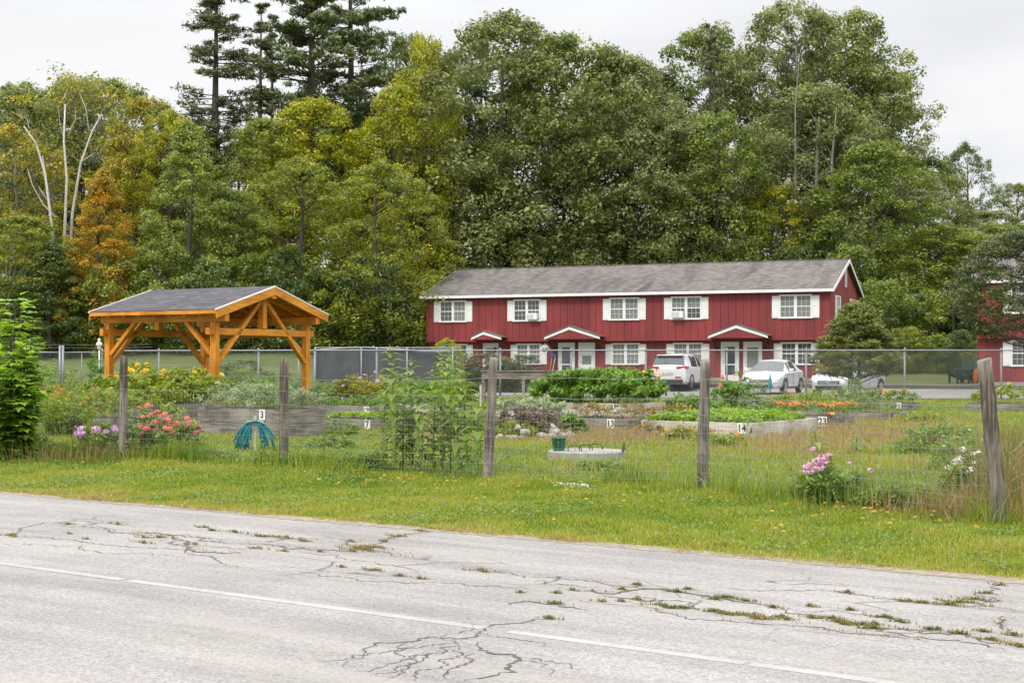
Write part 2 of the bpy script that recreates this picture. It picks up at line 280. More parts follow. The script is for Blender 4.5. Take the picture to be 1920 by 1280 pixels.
# leaf palettes
LM = {
 'oak': leafmat('oak_leaves', [(0.106, 0.140, 0.027), (0.170, 0.211, 0.045), (0.274, 0.308, 0.076)]),
 'oakgrey': leafmat('greyish_oak_leaves', [(0.130, 0.156, 0.046), (0.207, 0.233, 0.075), (0.319, 0.341, 0.127)]),
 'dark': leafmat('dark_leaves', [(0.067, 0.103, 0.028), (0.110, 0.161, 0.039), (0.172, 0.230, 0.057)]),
 'green': leafmat('green_leaves', [(.11, .155, .022), (.17, .225, .034), (.26, .31, .05)]),
 'lime': leafmat('fresh_green_leaves', [(.18, .235, .045), (.25, .31, .058), (.34, .40, .08)]),
 'yg': leafmat('yellow_green_leaves', [(0.198, 0.231, 0.013), (0.319, 0.341, 0.015), (0.484, 0.440, 0.020)]),
 'olive': leafmat('olive_leaves', [(0.131, 0.168, 0.021), (0.215, 0.252, 0.032), (0.347, 0.367, 0.047)]),
 'ochre': leafmat('ochre_leaves', [(.20, .20, .030), (.34, .30, .036), (.52, .40, .04)]),
 'orange': leafmat('orange_leaves', [(.24, .22, .022), (.44, .28, .020), (.62, .32, .022)]),
 'mixed': leafmat('turning_leaves', [(.13, .18, .026), (.26, .27, .030), (.50, .38, .03)]),
 'pine': leafmat('pine_needles', [(.10, .132, .052), (.155, .195, .07), (.24, .275, .10)], trans=.15),
 'hemlock': leafmat('hemlock_needles', [(.07, .088, .032), (.11, .13, .044), (.17, .19, .06)], trans=.1),
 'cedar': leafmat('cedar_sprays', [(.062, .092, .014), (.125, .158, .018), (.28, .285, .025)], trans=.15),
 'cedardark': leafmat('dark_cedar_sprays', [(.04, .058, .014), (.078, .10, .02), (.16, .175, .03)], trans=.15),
 'maple': leafmat('sapling_leaves', [(.20, .34, .045), (.31, .47, .06), (.45, .60, .10)], trans=.4),
 'weed': leafmat('weed_leaves', [(.10, .17, .03), (.17, .26, .045), (.27, .37, .06)], trans=.35),
 'herb': leafmat('herb_leaves', [(.17, .24, .10), (.28, .35, .17), (.42, .47, .28)], trans=.3),
 'lettuce': leafmat('bright_leaves', [(.15, .27, .012), (.23, .37, .018), (.33, .46, .03)], trans=.4),
 'bean': leafmat('bean_leaves', [(.085, .18, .018), (.14, .26, .028), (.22, .36, .045)], trans=.35),
 'squash': leafmat('squash_leaves', [(.13, .20, .02), (.22, .29, .022), (.36, .39, .03)], trans=.35),
 'purple': leafmat('purple_brown_leaves', [(.09, .07, .05), (.15, .10, .08), (.22, .22, .05)], trans=.2),
 'dryplant': leafmat('drying_leaves', [(.16, .15, .04), (.28, .20, .05), (.34, .22, .05)], trans=.2),
 'grass': leafmat('grass_blades', [(.10, .18, .024), (.19, .275, .032), (.34, .38, .05), (.42, .34, .12), (.33, .22, .12)], trans=.35),
 'straw': leafmat('dry_grass_blades', [(.12, .16, .03), (.26, .20, .07), (.38, .25, .11), (.30, .16, .07)], trans=.25),
 'pinkf': leafmat('pink_petals', [(.62, .09, .16), (.72, .16, .20), (.70, .10, .34)], trans=.2),
 'coralf': leafmat('coral_petals', [(.72, .13, .09), (.78, .22, .16), (.70, .30, .26)], trans=.2),
 'lilacf': leafmat('lilac_petals', [(.55, .25, .55), (.68, .40, .68), (.78, .58, .76)], trans=.2),
 'phloxf': leafmat('phlox_petals', [(.68, .22, .52), (.78, .38, .64), (.85, .60, .78)], trans=.2),
 'whitef': leafmat('white_petals', [(.70, .70, .62), (.82, .82, .76), (.88, .88, .86)], trans=.2),
 'yellowf': leafmat('yellow_petals', [(.75, .42, .005), (.85, .55, .01), (.9, .65, .03)], trans=.2),
 'orangef': leafmat('orange_petals', [(.80, .17, .005), (.85, .25, .008), (.85, .36, .01)], trans=.2),
 'redf': leafmat('red_petals', [(.6, .06, .02), (.65, .10, .03), (.7, .2, .05)], trans=.2),
}

# ------------------------------------------------------------------ object helpers
def tag(o, label=None, cat=None, group=None, kind=None):
    if label: o['label'] = label
    if cat: o['category'] = cat
    if group: o['group'] = group
    if kind: o['kind'] = kind
    return o
def empty(name, loc, rz=0, label=None, cat=None, group=None):
    o = bpy.data.objects.new(name, None); COL.objects.link(o); o.location = loc; o.rotation_euler = (0, 0, rz)
    o.empty_display_size = .2
    return tag(o, label, cat, group)
def link(name, me, parent=None):
    o = bpy.data.objects.new(name, me); COL.objects.link(o)
    if parent is not None: o.parent = parent
    return o
def npmesh(name, V, F, mat, parent=None, tint=None, smooth=False):
    V = np.ascontiguousarray(V, dtype=np.float32); F = np.ascontiguousarray(F, dtype=np.int32)
    me = bpy.data.meshes.new(name); me.vertices.add(len(V)); me.vertices.foreach_set('co', V.ravel())
    m, k = F.shape; me.loops.add(m * k); me.loops.foreach_set('vertex_index', F.ravel())
    me.polygons.add(m); me.polygons.foreach_set('loop_start', np.arange(0, m * k, k, dtype=np.int32))
    me.update(calc_edges=True)
    if smooth: me.polygons.foreach_set('use_smooth', np.ones(m, dtype=bool))
    if tint is not None:
        a = me.attributes.new('tint', 'FLOAT', 'FACE'); a.data.foreach_set('value', np.ascontiguousarray(np.clip(tint, 0, 1), dtype=np.float32))
    me.materials.append(mat)
    return link(name, me, parent)
def copy_tree(o, parent=None):
    c = o.copy(); COL.objects.link(c); c.parent = parent
    for ch in [k for k in bpy.data.objects if k.parent == o]: copy_tree(ch, c)
    return c

class MB:
    def __init__(s): s.v = []; s.f = []; s.t = []
    def add(s, vs, fs, tint=.5):
        n = len(s.v); s.v += [tuple(map(float, v)) for v in vs]; s.f += [tuple(n + i for i in f) for f in fs]; s.t += [tint] * len(fs); return s
    def box(s, x0, x1, y0, y1, z0, z1):
        return s.add([(x0, y0, z0), (x1, y0, z0), (x1, y1, z0), (x0, y1, z0), (x0, y0, z1), (x1, y0, z1), (x1, y1, z1), (x0, y1, z1)],
                     [(0, 3, 2, 1), (4, 5, 6, 7), (0, 1, 5, 4), (1, 2, 6, 5), (2, 3, 7, 6), (3, 0, 4, 7)])
    def beam(s, a, b, w, h, up=(0, 0, 1)):
        a = Vector(a); b = Vector(b); d = (b - a).normalized(); u = Vector(up); sd = d.cross(u)
        if sd.length < 1e-4: sd = d.cross(Vector((0, 1, 0)))
        sd.normalize(); u = sd.cross(d).normalized()
        vs = [p + sd * (i * w / 2) + u * (j * h / 2) for p in (a, b) for (i, j) in ((-1, -1), (1, -1), (1, 1), (-1, 1))]
        return s.add(vs, [(0, 1, 2, 3), (7, 6, 5, 4), (0, 4, 5, 1), (1, 5, 6, 2), (2, 6, 7, 3), (3, 7, 4, 0)])
    def tube(s, pts, r, n=6, cap=True):
        pts = [Vector(p) for p in pts]; rr = r if hasattr(r, '__len__') else [r] * len(pts)
        vs = []; fs = []; ref = None
        for i, p in enumerate(pts):
            d = (pts[min(i + 1, len(pts) - 1)] - pts[max(i - 1, 0)])
            d = d.normalized() if d.length > 1e-9 else Vector((0, 0, 1))
            if ref is None:
                ref = d.orthogonal().normalized()
            a = (ref - d * ref.dot(d)); a = a.normalized() if a.length > 1e-5 else d.orthogonal().normalized(); ref = a
            b = d.cross(a)
            for k in range(n):
                th = 2 * PI * k / n; vs.append(p + (a * math.cos(th) + b * math.sin(th)) * rr[i])
        for i in range(len(pts) - 1):
            for k in range(n):
                k2 = (k + 1) % n; fs.append((i * n + k, i * n + k2, (i + 1) * n + k2, (i + 1) * n + k))
        if cap: fs += [tuple(range(n - 1, -1, -1)), tuple((len(pts) - 1) * n + k for k in range(n))]
        return s.add(vs, fs)
    def lathe(s, prof, c=(0, 0, 0), n=24, axis='z', close=False):
        vs = []; fs = []
        for (r, z) in prof:
            for k in range(n):
                th = 2 * PI * k / n; x, y = r * math.cos(th), r * math.sin(th)
                vs.append((c[0] + x, c[1] + y, c[2] + z) if axis == 'z' else (c[0] + x, c[1] + z, c[2] + y) if axis == 'y' else (c[0] + z, c[1] + x, c[2] + y))
        for i in range(len(prof) - 1):
            for k in range(n):
                k2 = (k + 1) % n; fs.append((i * n + k, i * n + k2, (i + 1) * n + k2, (i + 1) * n + k))
        fs += [tuple(range(n - 1, -1, -1)), tuple((len(prof) - 1) * n + k for k in range(n))]
        return s.add(vs, fs)
    def build(s, name, mat, parent=None, smooth=False, bevel=0, uv=None):
        me = bpy.data.meshes.new(name); me.from_pydata(s.v, [], s.f); me.materials.append(mat)
        if any(t != .5 for t in s.t):
            a = me.attributes.new('tint', 'FLOAT', 'FACE'); a.data.foreach_set('value', s.t)
        if smooth:
            for p in me.polygons: p.use_smooth = True
        if uv is not None:
            l = me.uv_layers.new(name='UVMap')
            for p in me.polygons:
                for li in p.loop_indices: l.data[li].uv = uv(me.vertices[me.loops[li].vertex_index].co, p.normal)
        me.update()
        o = link(name, me, parent)
        if bevel:
            md = o.modifiers.new('bevel', 'BEVEL'); md.width = bevel; md.segments = 2; md.limit_method = 'ANGLE'
        return o

# ------------------------------------------------------------------ leaves
def unit(v): return v / (np.linalg.norm(v, axis=1, keepdims=True) + 1e-9)
def rnd(n, g=None): return unit((g or G).normal(size=(n, 3)))
def quads(P, Nn, size, asp=.6, T=None, g=None):
    """rhombic leaves: centre, normal, length"""
    g = g or G; n = len(P); size = np.broadcast_to(size, (n,))[:, None]
    T = unit(np.cross(Nn, rnd(n, g))) if T is None else unit(T - Nn * np.sum(T * Nn, 1, keepdims=True))
    B = np.cross(Nn, T)
    V = np.stack([P - T * size * .5, P + B * size * asp * .5 - T * size * .05, P + T * size * .5, P - B * size * asp * .5 - T * size * .05], 1).reshape(-1, 3)
    F = np.arange(4 * n).reshape(n, 4)
    return V, F
def leaf5(P, D, Up, size, asp=.5, droop=.25, fold=.15):
    """leaf from its base point P along D, folded on its midrib, drooping to the tip"""
    n = len(P); s = np.broadcast_to(size, (n,))[:, None]
    D = unit(D); B = unit(np.cross(D, Up)); U = np.cross(B, D)
    tip = P + D * s - np.array([0, 0, 1]) * s * droop
    mid = P + D * s * .45 + U * s * .03
    V = np.stack([P, mid + B * s * asp * .5 + U * s * fold * asp, tip, mid - U * s * .02, mid - B * s * asp * .5 + U * s * fold * asp], 1).reshape(-1, 3)
    i = np.arange(n)[:, None] * 5
    F = np.concatenate([i + np.array([[0, 1, 2, 3]]), i + np.array([[0, 3, 2, 4]])], 1).reshape(-1, 4)
    return V, F
def cat(parts):
    V = []; F = []; T = []; o = 0
    for v, f, t in parts:
        V.append(v); F.append(f + o); T.append(t); o += len(v)
    return np.concatenate(V), np.concatenate(F), np.concatenate(T)

def clump_leaves(C, Rr, n, size, g, flat=.6, shell=.55, asp=.6, upn=.6):
    """leaf cloud: C clump centres (k,3), Rr radii, n leaves per clump"""
    k = len(C); Cn = np.repeat(C, n, 0); r = np.repeat(Rr, n)[:, None]
    d = rnd(k * n, g); rad = (shell + (1 - shell) * g.random((k * n, 1))) * (1 + .22 * g.normal(size=(k * n, 1)))
    off = d * rad * r; off[:, 2] *= flat; off[:, 2] += r[:, 0] * .1
    keep = (d[:, 2] > -.35) | (g.random(k * n) < .35)
    P = Cn + off; nn = unit(d * .6 + np.array([0, 0, upn]) + rnd(k * n, g) * .7)
    ct = np.repeat(g.normal(size=k) * .24, n)
    tint = .45 + ct + g.normal(size=k * n) * .17 + .10 * d[:, 2]  # random per clump and leaf, paler on the upper side of each clump
    P, nn, tint = P[keep], nn[keep], tint[keep]
    V, F = quads(P, nn, size * (.5 + 1.15 * g.random(len(P)) ** 1.6), asp, g=g)
    return V, F, tint

def prof_round(t): return np.sqrt(np.clip(1 - (2 * t - .95) ** 2 / 1.12, 0, 1)) * (1 - .12 * t)
def prof_cone(t): return np.clip(1.12 * (1 - t) ** .75, 0, 1) * np.clip(t * 8 + .45, 0, 1)
def prof_tall(t): return np.clip(np.sqrt(np.clip(1 - np.abs(2 * t - .8) ** 2.6 / 1.5, 0, 1)), 0, 1)
PROTO = {}
def proto_broad(key, seed, H=20., Rw=6., base=.10, prof=prof_round, nclump=150, nleaf=170, leaf=.27, cr=(.9, 1.7), flat=.8, limbs=26, bark='bark', forks=3):
    g = np.random.default_rng(seed); r = random.Random(seed)
    # lobes make the outline uneven
    lob = [(g.uniform(0, 2 * PI), g.uniform(.15, 1), g.uniform(.12, .3)) for _ in range(7)]
    t = g.random(nclump) ** .85; th = g.uniform(0, 2 * PI, nclump)
    rr = prof(t) * (.42 + .58 * np.sqrt(g.random(nclump)))
    for (a, h, s) in lob:
        rr = rr * (1 + s * np.exp(-((np.angle(np.exp(1j * (th - a)))) ** 2) / .25 - ((t - h) ** 2) / .02) - s * .8 * np.exp(-((np.angle(np.exp(1j * (th - a - .8)))) ** 2) / .12 - ((t - h - .12) ** 2) / .008))
    C = np.stack([np.cos(th) * rr * Rw, np.sin(th) * rr * Rw, H * (base + (1 - base) * t) - .6], 1)
    Rc = g.uniform(cr[0], cr[1], nclump) * (1.05 - .35 * t)
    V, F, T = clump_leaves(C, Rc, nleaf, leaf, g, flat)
    crown = (V, F, T)
    mb = MB()
    top = H * .86; pts = [(0, 0, -.3)]; x = y = 0
    for i in range(1, 9):
        x += r.uniform(-.18, .18); y += r.uniform(-.18, .18); pts.append((x, y, top * i / 8))
    mb.tube(pts, [.34 * H / 20 * (1 - .8 * i / 8) for i in range(9)], 8)
    idx = g.choice(nclump, min(nclump, limbs * 3), replace=False)
    for j in idx[:limbs]:
        c = C[j]; z0 = max(H * base * .6, c[2] - math.hypot(c[0], c[1]) * r.uniform(.5, 1.1)); k = min(7, max(0, int(z0 / top * 8))); p0 = Vector(pts[k]); p0.z = z0
        mid = p0.lerp(Vector(c), .5) + Vector((r.uniform(-.4, .4), r.uniform(-.4, .4), r.uniform(-.3, .5)))
        w = .12 * H / 20 * (1 - .5 * z0 / H)
        mb.tube([p0, mid, c], [w, w * .6, w * .2], 5)
        for _ in range(forks):
            e = Vector(C[g.integers(nclump)]);
            if (e - mid).length < Rw * .7: mb.tube([mid, mid.lerp(e, .5) + Vector((0, 0, .3)), e], [w * .45, w * .3, w * .1], 4)
    PROTO[key] = (H, Rw * 2, crown, mb, bark, [None, None])
def proto_pine(key, seed, H=26., Rw=5., start=.3, whorls=17, droop=.0, needle=.32, nn=130, padr=(.7, 1.3), arms=5, sparse=.0, prof=None, bark='bark', pad_flat=.28):
    g = np.random.default_rng(seed); r = random.Random(seed); mb = MB(); C = []; Rc = []
    mb.tube([(0, 0, -.3), (.1, .05, H * .3), (-.05, .1, H * .6), (0, 0, H)], [.36, .28, .17, .03], 8)
    for i in range(whorls):
        t = i / (whorls - 1); z = H * (start + (1 - start) * t) * (1 - .01) + r.uniform(-.8, .8) * (1 - .7 * t)
        L = Rw * (prof(t) if prof else (.95 - .75 * t) * (.75 + .5 * r.random()))
        for a in range(arms):
            if r.random() < sparse: continue
            th = r.uniform(0, 2 * PI); l = L * r.uniform(.35, 1.2); z += r.uniform(-.5, .5)
            rise = r.uniform(.0, .22) * l - droop * l
            e = Vector((math.cos(th) * l, math.sin(th) * l, z + rise)); m = Vector((math.cos(th) * l * .5, math.sin(th) * l * .5, z + rise * .25))
            mb.tube([(0, 0, z), m, e], [.07 * (1 - .6 * t), .045 * (1 - .6 * t), .012], 4)
            for f in (.45, .65, .82, 1.0):
                sx = r.uniform(-.28, .28) * l * f; p = Vector((0, 0, z)).lerp(e, f)
                C.append((p.x - math.sin(th) * sx, p.y + math.cos(th) * sx, p.z + .1)); Rc.append(r.uniform(*padr) * (1 - .45 * t))
                if abs(sx) > .25: mb.tube([Vector((0, 0, z)).lerp(e, f * .85), C[-1]], [.02, .008], 3, False)
    C = np.array(C); Rc = np.array(Rc)
    V, F, T = clump_leaves(C, Rc, nn, needle, g, pad_flat, .2, .28, .3)
    PROTO[key] = (H, Rw * 2, (V, F, T), mb, bark, [None, None])
def place_tree(key, px, D, topy, wpx, mat, label, catn='tree', name='tree', group=None, rz=None, lean=0, bark=None, x=None, y=None, basez=None):
    H, Wd, crown, mb, bk, cache = PROTO[key]
    if x is None: x, y = at(px, D)
    gb = gz1(x, y) - .1 if basez is None else basez
    h = zpx(topy, y) - gb; w = wpx * (1.12 if H > 15 else 1) * y / FPX
    r = empty(name, (x, y, gb), R.uniform(0, 2 * PI) if rz is None else rz, label, catn, group)
    r.scale = (w / Wd, w / Wd, h / H)
    if cache[0] is None:
        c = npmesh('crown', *crown[:2], LM[mat], r, tint=crown[2]); t = mb.build('trunk', M[bark or bk], r, True)
        cache[0] = c.data; cache[1] = t.data
    else:
        c = link('crown', cache[0], r); t = link('trunk', cache[1], r)
    c.material_slots[0].link = 'OBJECT'; c.material_slots[0].material = LM[mat]
    t.material_slots[0].link = 'OBJECT'; t.material_slots[0].material = M[bark or bk]
    return r

# ------------------------------------------------------------------ ground, road, parking
def sheet(name, xs, ys, zf, mat, kind='structure', keep=None):
    X, Y = np.meshgrid(xs, ys); Z = zf(X, Y)
    V = np.stack([X, Y, Z], -1).reshape(-1, 3); nx, ny = len(xs), len(ys)
    i = np.arange(nx - 1)[None, :] + np.arange(ny - 1)[:, None] * nx
    F = np.stack([i, i + 1, i + nx + 1, i + nx], -1).reshape(-1, 4)
    if keep is not None:
        c = V[F].mean(1); F = F[keep(c[:, 0], c[:, 1])]
    return tag(npmesh(name, V, F, mat, smooth=True), kind=kind)
xs = np.concatenate([np.linspace(-600, -60, 14)[:-1], np.linspace(-60, 60, 121), np.linspace(60, 600, 14)[1:]])
ys = np.concatenate([np.linspace(-200, 0, 5)[:-1], np.linspace(0, 110, 140), np.linspace(110, 900, 16)[1:]])
sheet('ground', xs, ys, lambda x, y: gz(x, y) + np.where(qd(x, y) < .1, -.03, .0), M['ground'])
# road in its own frame, with a faintly ragged grass-side edge
s_ = np.linspace(-60, 120, 700); qn = np.linspace(-16, 0, 9)
Vr = []
for q in qn:
    qq = q + (0.05 * sn(s_, s_ * 0, 2.1, 5) + .03 * sn(s_, s_ * 0, 9, 6) if q == 0 else 0)
    x, y = rp(qq, s_); Vr.append(np.stack([x, y, np.full_like(x, .012)], -1))
Vr = np.stack(Vr); nn_ = len(s_); i = np.arange(nn_ - 1)[None, :] + np.arange(8)[:, None] * nn_
road = npmesh('road', Vr.reshape(-1, 3), np.stack([i, i + nn_, i + nn_ + 1, i + 1], -1).reshape(-1, 4), M['asphalt']); tag(road, kind='structure')
def ribbon(name, pts, w, z, mat, jag=0, kind='structure', seed=0, taper=False):
    """flat strip through road-plane points"""
    g = np.random.default_rng(seed); P = [Vector((p[0], p[1], 0)) for p in pts]; out = []
    for a, b in zip(P[:-1], P[1:]):
        n = max(1, int((b - a).length / .07)) if jag else 1
        for k in range(n): out.append(a.lerp(b, k / n))
    out.append(P[-1])
    if jag:                              # a ragged, branching-looking path: fractal midpoint displacement
        Q = list(P)
        while (Q[1] - Q[0]).length > .035 and len(Q) < 3000:
            q2 = [Q[0]]
            for a, b in zip(Q[:-1], Q[1:]):
                d = b - a; m_ = (a + b) / 2 + Vector((-d.y, d.x, 0)) * float(np.clip(g.normal() * .14, -.3, .3)); q2 += [m_, b]
            Q = q2
        out = Q
    V = []; F = []; n = len(out); wander = 0
    for k, p in enumerate(out):
        d = (out[min(k + 1, n - 1)] - out[max(k - 1, 0)]).normalized(); s = Vector((-d.y, d.x, 0))
        wander = wander * .8 + g.normal() * jag
        ww = w * (1 if not jag else (.35 + 1.1 * g.random())) * (min(1, 4 * min(k, n - 1 - k) / n + .15) if taper else 1)
        V += [tuple(p + s * (wander + ww / 2) + Vector((0, 0, z))), tuple(p + s * (wander - ww / 2) + Vector((0, 0, z)))]
        if k: F.append((2 * k - 2, 2 * k - 1, 2 * k + 1, 2 * k))
    return V, F
def strips(name, lst, z, mat, kind='structure', jag=.012):
    mb = MB()
    for n, (pts, w) in enumerate(lst):
        V, F = ribbon(name, pts, w, z + .0003 * (n % 5), mat, jag, seed=n + 31, taper=jag > 0); mb.add(V, F)
    return tag(mb.build(name, mat), kind=kind)
# edge line, worn through in places
segs = []
gpx = lambda px, py: (lambda p: p[0] * RU[0] + (p[1] - 12.1) * RU[1])(gp(px, py))
for (a, b) in [(-30, gpx(1404, 1249)), (gpx(1398, 1247), gpx(957, 1186)), (gpx(912, 1180), gpx(238, 1092)), (gpx(228, 1090), 60)]:
    segs.append(([rp(-3.47, a), rp(-3.47, b)], .085))
strips('edge_line', segs, .0132, M['line'], jag=0)
def G2(pp): return [gp(a, b) for a, b in pp]
cracks = [
 ([(640, 1255), (700, 1215), (790, 1202), (850, 1200), (910, 1186), (1000, 1166), (1055, 1158)], 0.0193),
 ([(865, 1205), (830, 1225), (790, 1235), (755, 1255), (715, 1280)], 0.0110),
 ([(800, 1225), (760, 1240), (700, 1258), (660, 1262)], 0.0077),
 ([(895, 1205), (905, 1222), (945, 1228), (962, 1240), (960, 1255), (935, 1270), (870, 1282)], 0.0193),
 ([(962, 1236), (1000, 1245), (1035, 1272)], 0.0066),
 ([(895, 1228), (878, 1245), (852, 1258), (843, 1280)], 0.0165),
 ([(845, 1200), (830, 1210), (800, 1216), (740, 1243)], 0.0077),
 ([(870, 1168), (835, 1192), (828, 1205)], 0.0066),
 ([(225, 1000), (300, 1004), (350, 1018), (352, 1030), (400, 1038), (455, 1040)], 0.0360),
 ([(115, 983), (200, 995), (340, 1005), (450, 1022), (560, 1030), (700, 1033), (800, 1052)], 0.0180),
 ([(0, 1003), (90, 1010), (180, 1020), (270, 1030), (400, 1052), (520, 1067)], 0.0130),
 ([(520, 1068), (640, 1085), (800, 1095), (900, 1103), (1000, 1110)], 0.0115),
 ([(650, 1030), (720, 1018), (760, 1005), (820, 994)], 0.0144),
 ([(955, 1137), (985, 1132), (1040, 1136), (1110, 1148)], 0.0216),
 ([(1090, 1112), (1110, 1109), (1150, 1116), (1180, 1110), (1240, 1108), (1320, 1122), (1400, 1132), (1450, 1142)], 0.0360),
 ([(1080, 1087), (1140, 1100), (1240, 1108)], 0.0216),
 ([(1450, 1142), (1530, 1158), (1620, 1174), (1700, 1184), (1800, 1194), (1920, 1214)], 0.0324),
 ([(1320, 1104), (1500, 1110), (1640, 1124), (1820, 1138), (1920, 1150)], 0.0115),
 ([(1875, 1095), (1838, 1118), (1830, 1135)], 0.0144), ([(1886, 1158), (1872, 1172), (1886, 1190), (1920, 1196)], 0.0130),
 ([(1100, 1128), (1200, 1140), (1290, 1160), (1420, 1172), (1600, 1190), (1740, 1204)], 0.0144),
 ([(440, 1000), (560, 1012), (640, 1020)], 0.0086), ([(860, 1062), (960, 1078), (1060, 1090), (1200, 1100)], 0.0086),
 ([(0, 1020), (100, 1024), (240, 1040), (340, 1052)], 0.0086), ([(1120, 1120), (1180, 1128), (1260, 1131)], 0.0216),
 ([(780, 1212), (720, 1225), (660, 1232), (600, 1248)], .009), ([(905, 1190), (930, 1200), (990, 1206), (1040, 1215)], .008), ([(845, 1222), (800, 1236), (770, 1250), (740, 1262), (700, 1272)], .008),
 ([(880, 1212), (860, 1232), (820, 1244), (790, 1262), (770, 1280)], .009), ([(940, 1228), (990, 1240), (1040, 1248), (1080, 1262)], .008), ([(760, 1206), (745, 1222), (752, 1236)], .007),
 ([(560, 1033), (640, 1044), (700, 1056), (790, 1068)], .010), ([(1180, 1118), (1220, 1130), (1300, 1136), (1360, 1150)], .012), ([(1500, 1150), (1560, 1150), (1640, 1160), (1720, 1166)], .010), ([(1000, 1090), (1060, 1100), (1120, 1106)], .012),
 ([(300, 1012), (330, 1024), (400, 1028), (480, 1032)], .014), ([(1620, 1178), (1700, 1196), (1800, 1206), (1900, 1224)], .014),
]
strips('road_cracks', [(G2(p), w) for p, w in cracks], .0136, M['crack'])
# worn dirt where the asphalt edge meets the grass
k_ = np.arange(-9, 20, .04); g_d = np.random.default_rng(3)
in_ = -.07 - .05 * sn(k_, k_ * 0, 3.1, 71) - .05 * g_d.random(len(k_)); xo, yo = rp(np.full_like(k_, .25), k_); xi, yi = rp(np.minimum(in_, -.01), k_)
V_ = np.stack([np.stack([xo, yo, 0 * xo + .004], 1), np.stack([xo * .5 + xi * .5, yo * .5 + yi * .5, 0 * xo + .0195], 1), np.stack([xi, yi, 0 * xo + .0145], 1)], 1).reshape(-1, 3); n_k = np.arange(len(k_) - 1)[:, None] * 3
F_ = np.concatenate([n_k + np.array([[0, 3, 4, 1]]), n_k + np.array([[1, 4, 5, 2]])]); tag(npmesh('dirt_shoulder', V_, F_, M['dirt']), kind='structure')
# parking surface beyond the chain link
def pk(x, y):
    Wd = y + .41 * (x - 6); return (y > 49) & (Wd > 51.5) & (Wd < 70.5) & (x > -9 + .2 * (y - 50))
sheet('parking_lot', np.linspace(-12, 60, 120), np.linspace(46, 80, 100), lambda x, y: gz(x, y) + .012, M['asphalt2'], keep=pk)
kb = MB()
for k in range(40):
    x0, x1 = -8 + k * 1.5, -8 + (k + 1) * 1.5 - .01
    if x1 > 50: break
    y0, y1 = 71 - .41 * (x0 - 6), 71 - .41 * (x1 - 6)
    kb.beam((x0, y0, gz1(x0, y0) + .04), (x1, y1, gz1(x1, y1) + .04), .16, .22)
tag(kb.build('kerb', M['kerb']), kind='structure')

# ------------------------------------------------------------------ houses
def sash_window(par, x0, x1, z0, z1, y, curt=(0, 0), open_r=False, ac=None, shutters=True):
    """double window in local coordinates, facing -y; two units of two sashes with 3x2 lights each"""
    fr = MB(); w = .085
    fr.box(x0, x1, y - .05, y + .02, z1 - w, z1); fr.box(x0 - .03, x1 + .03, y - .09, y + .02, z0, z0 + w)
    fr.box(x0, x0 + w, y - .05, y + .02, z0 + w, z1 - w); fr.box(x1 - w, x1, y - .05, y + .02, z0 + w, z1 - w)
    xm = (x0 + x1) / 2; fr.box(xm - w * .9, xm + w * .9, y - .052, y + .02, z0 + w, z1 - w)
    zm = (z0 + z1) / 2
    for (a, b) in ((x0 + w, xm - w * .9), (xm + w * .9, x1 - w)):
        fr.box(a, b, y - .03, y + .015, zm - .025, zm + .025)
        for i in (1, 2): fr.box(a + (b - a) * i / 3 - .006, a + (b - a) * i / 3 + .006, y - .022, y - .008, z0 + w, zm - .025); fr.box(a + (b - a) * i / 3 - .006, a + (b - a) * i / 3 + .006, y - .022, y - .008, zm + .025, z1 - w)
        for zz in ((z0 + w + zm) / 2, (z1 - w + zm) / 2): fr.box(a, b, y - .0225, y - .0085, zz - .006, zz + .006)
    win = fr.build('window', M['white'], par)
    for n, (a, b) in enumerate(((x0 + w, xm - w * .9), (xm + w * .9, x1 - w))):
        p = MB().box(a, b, y - .0035, y + .0035, z0 + w, z1 - w)
        p.build('pane', M['glass'], win)
        if curt[n]:
            c = MB(); zc = z0 + w if curt[n] == 1 else zm
            K = 16
            for k in range(K):
                xa, xb = a + (b - a) * k / K, a + (b - a) * (k + 1) / K - .002
                c.box(xa, xb, y - .0075 + (.002 if k % 2 else 0), y - .0038, zc, z1 - w)
            c.build('curtain', M['curtain'], win)
    if ac:
        a, b = (x0 + w, xm - w * .9) if ac < 0 else (xm + w * .9, x1 - w)
        A = MB().box(a + .01, b - .03, y - .34, y + .0, z0 + w + .01, z0 + w + .37)
        for k in range(6): A.box(a + .06, b - .24, y - .352, y - .341, z0 + w + .06 + k * .045, z0 + w + .075 + k * .045)
        A.build('air_conditioner', M['white'], win, bevel=.01)
        MB().box(a + .05, b - .22, y - .349, y - .342, z0 + w + .05, z0 + w + .32).build('grille', M['carsilver'], win)
    if shutters:
        sw = (x1 - x0) * .2
        for (a, b) in ((x0 - sw - .03, x0 - .004), (x1 + .004, x1 + sw + .03)):
            s = MB().box(a, b, y - .035, y - .005, z0 + .03, z1 - .06)
            for (c0, c1) in ((z0 + .1, zm - .05), (zm + .02, z1 - .13)): s.box(a + .05, b - .05, y - .047, y - .036, c0, c1)
            s.build('shutter', M['white'], par, bevel=.004)
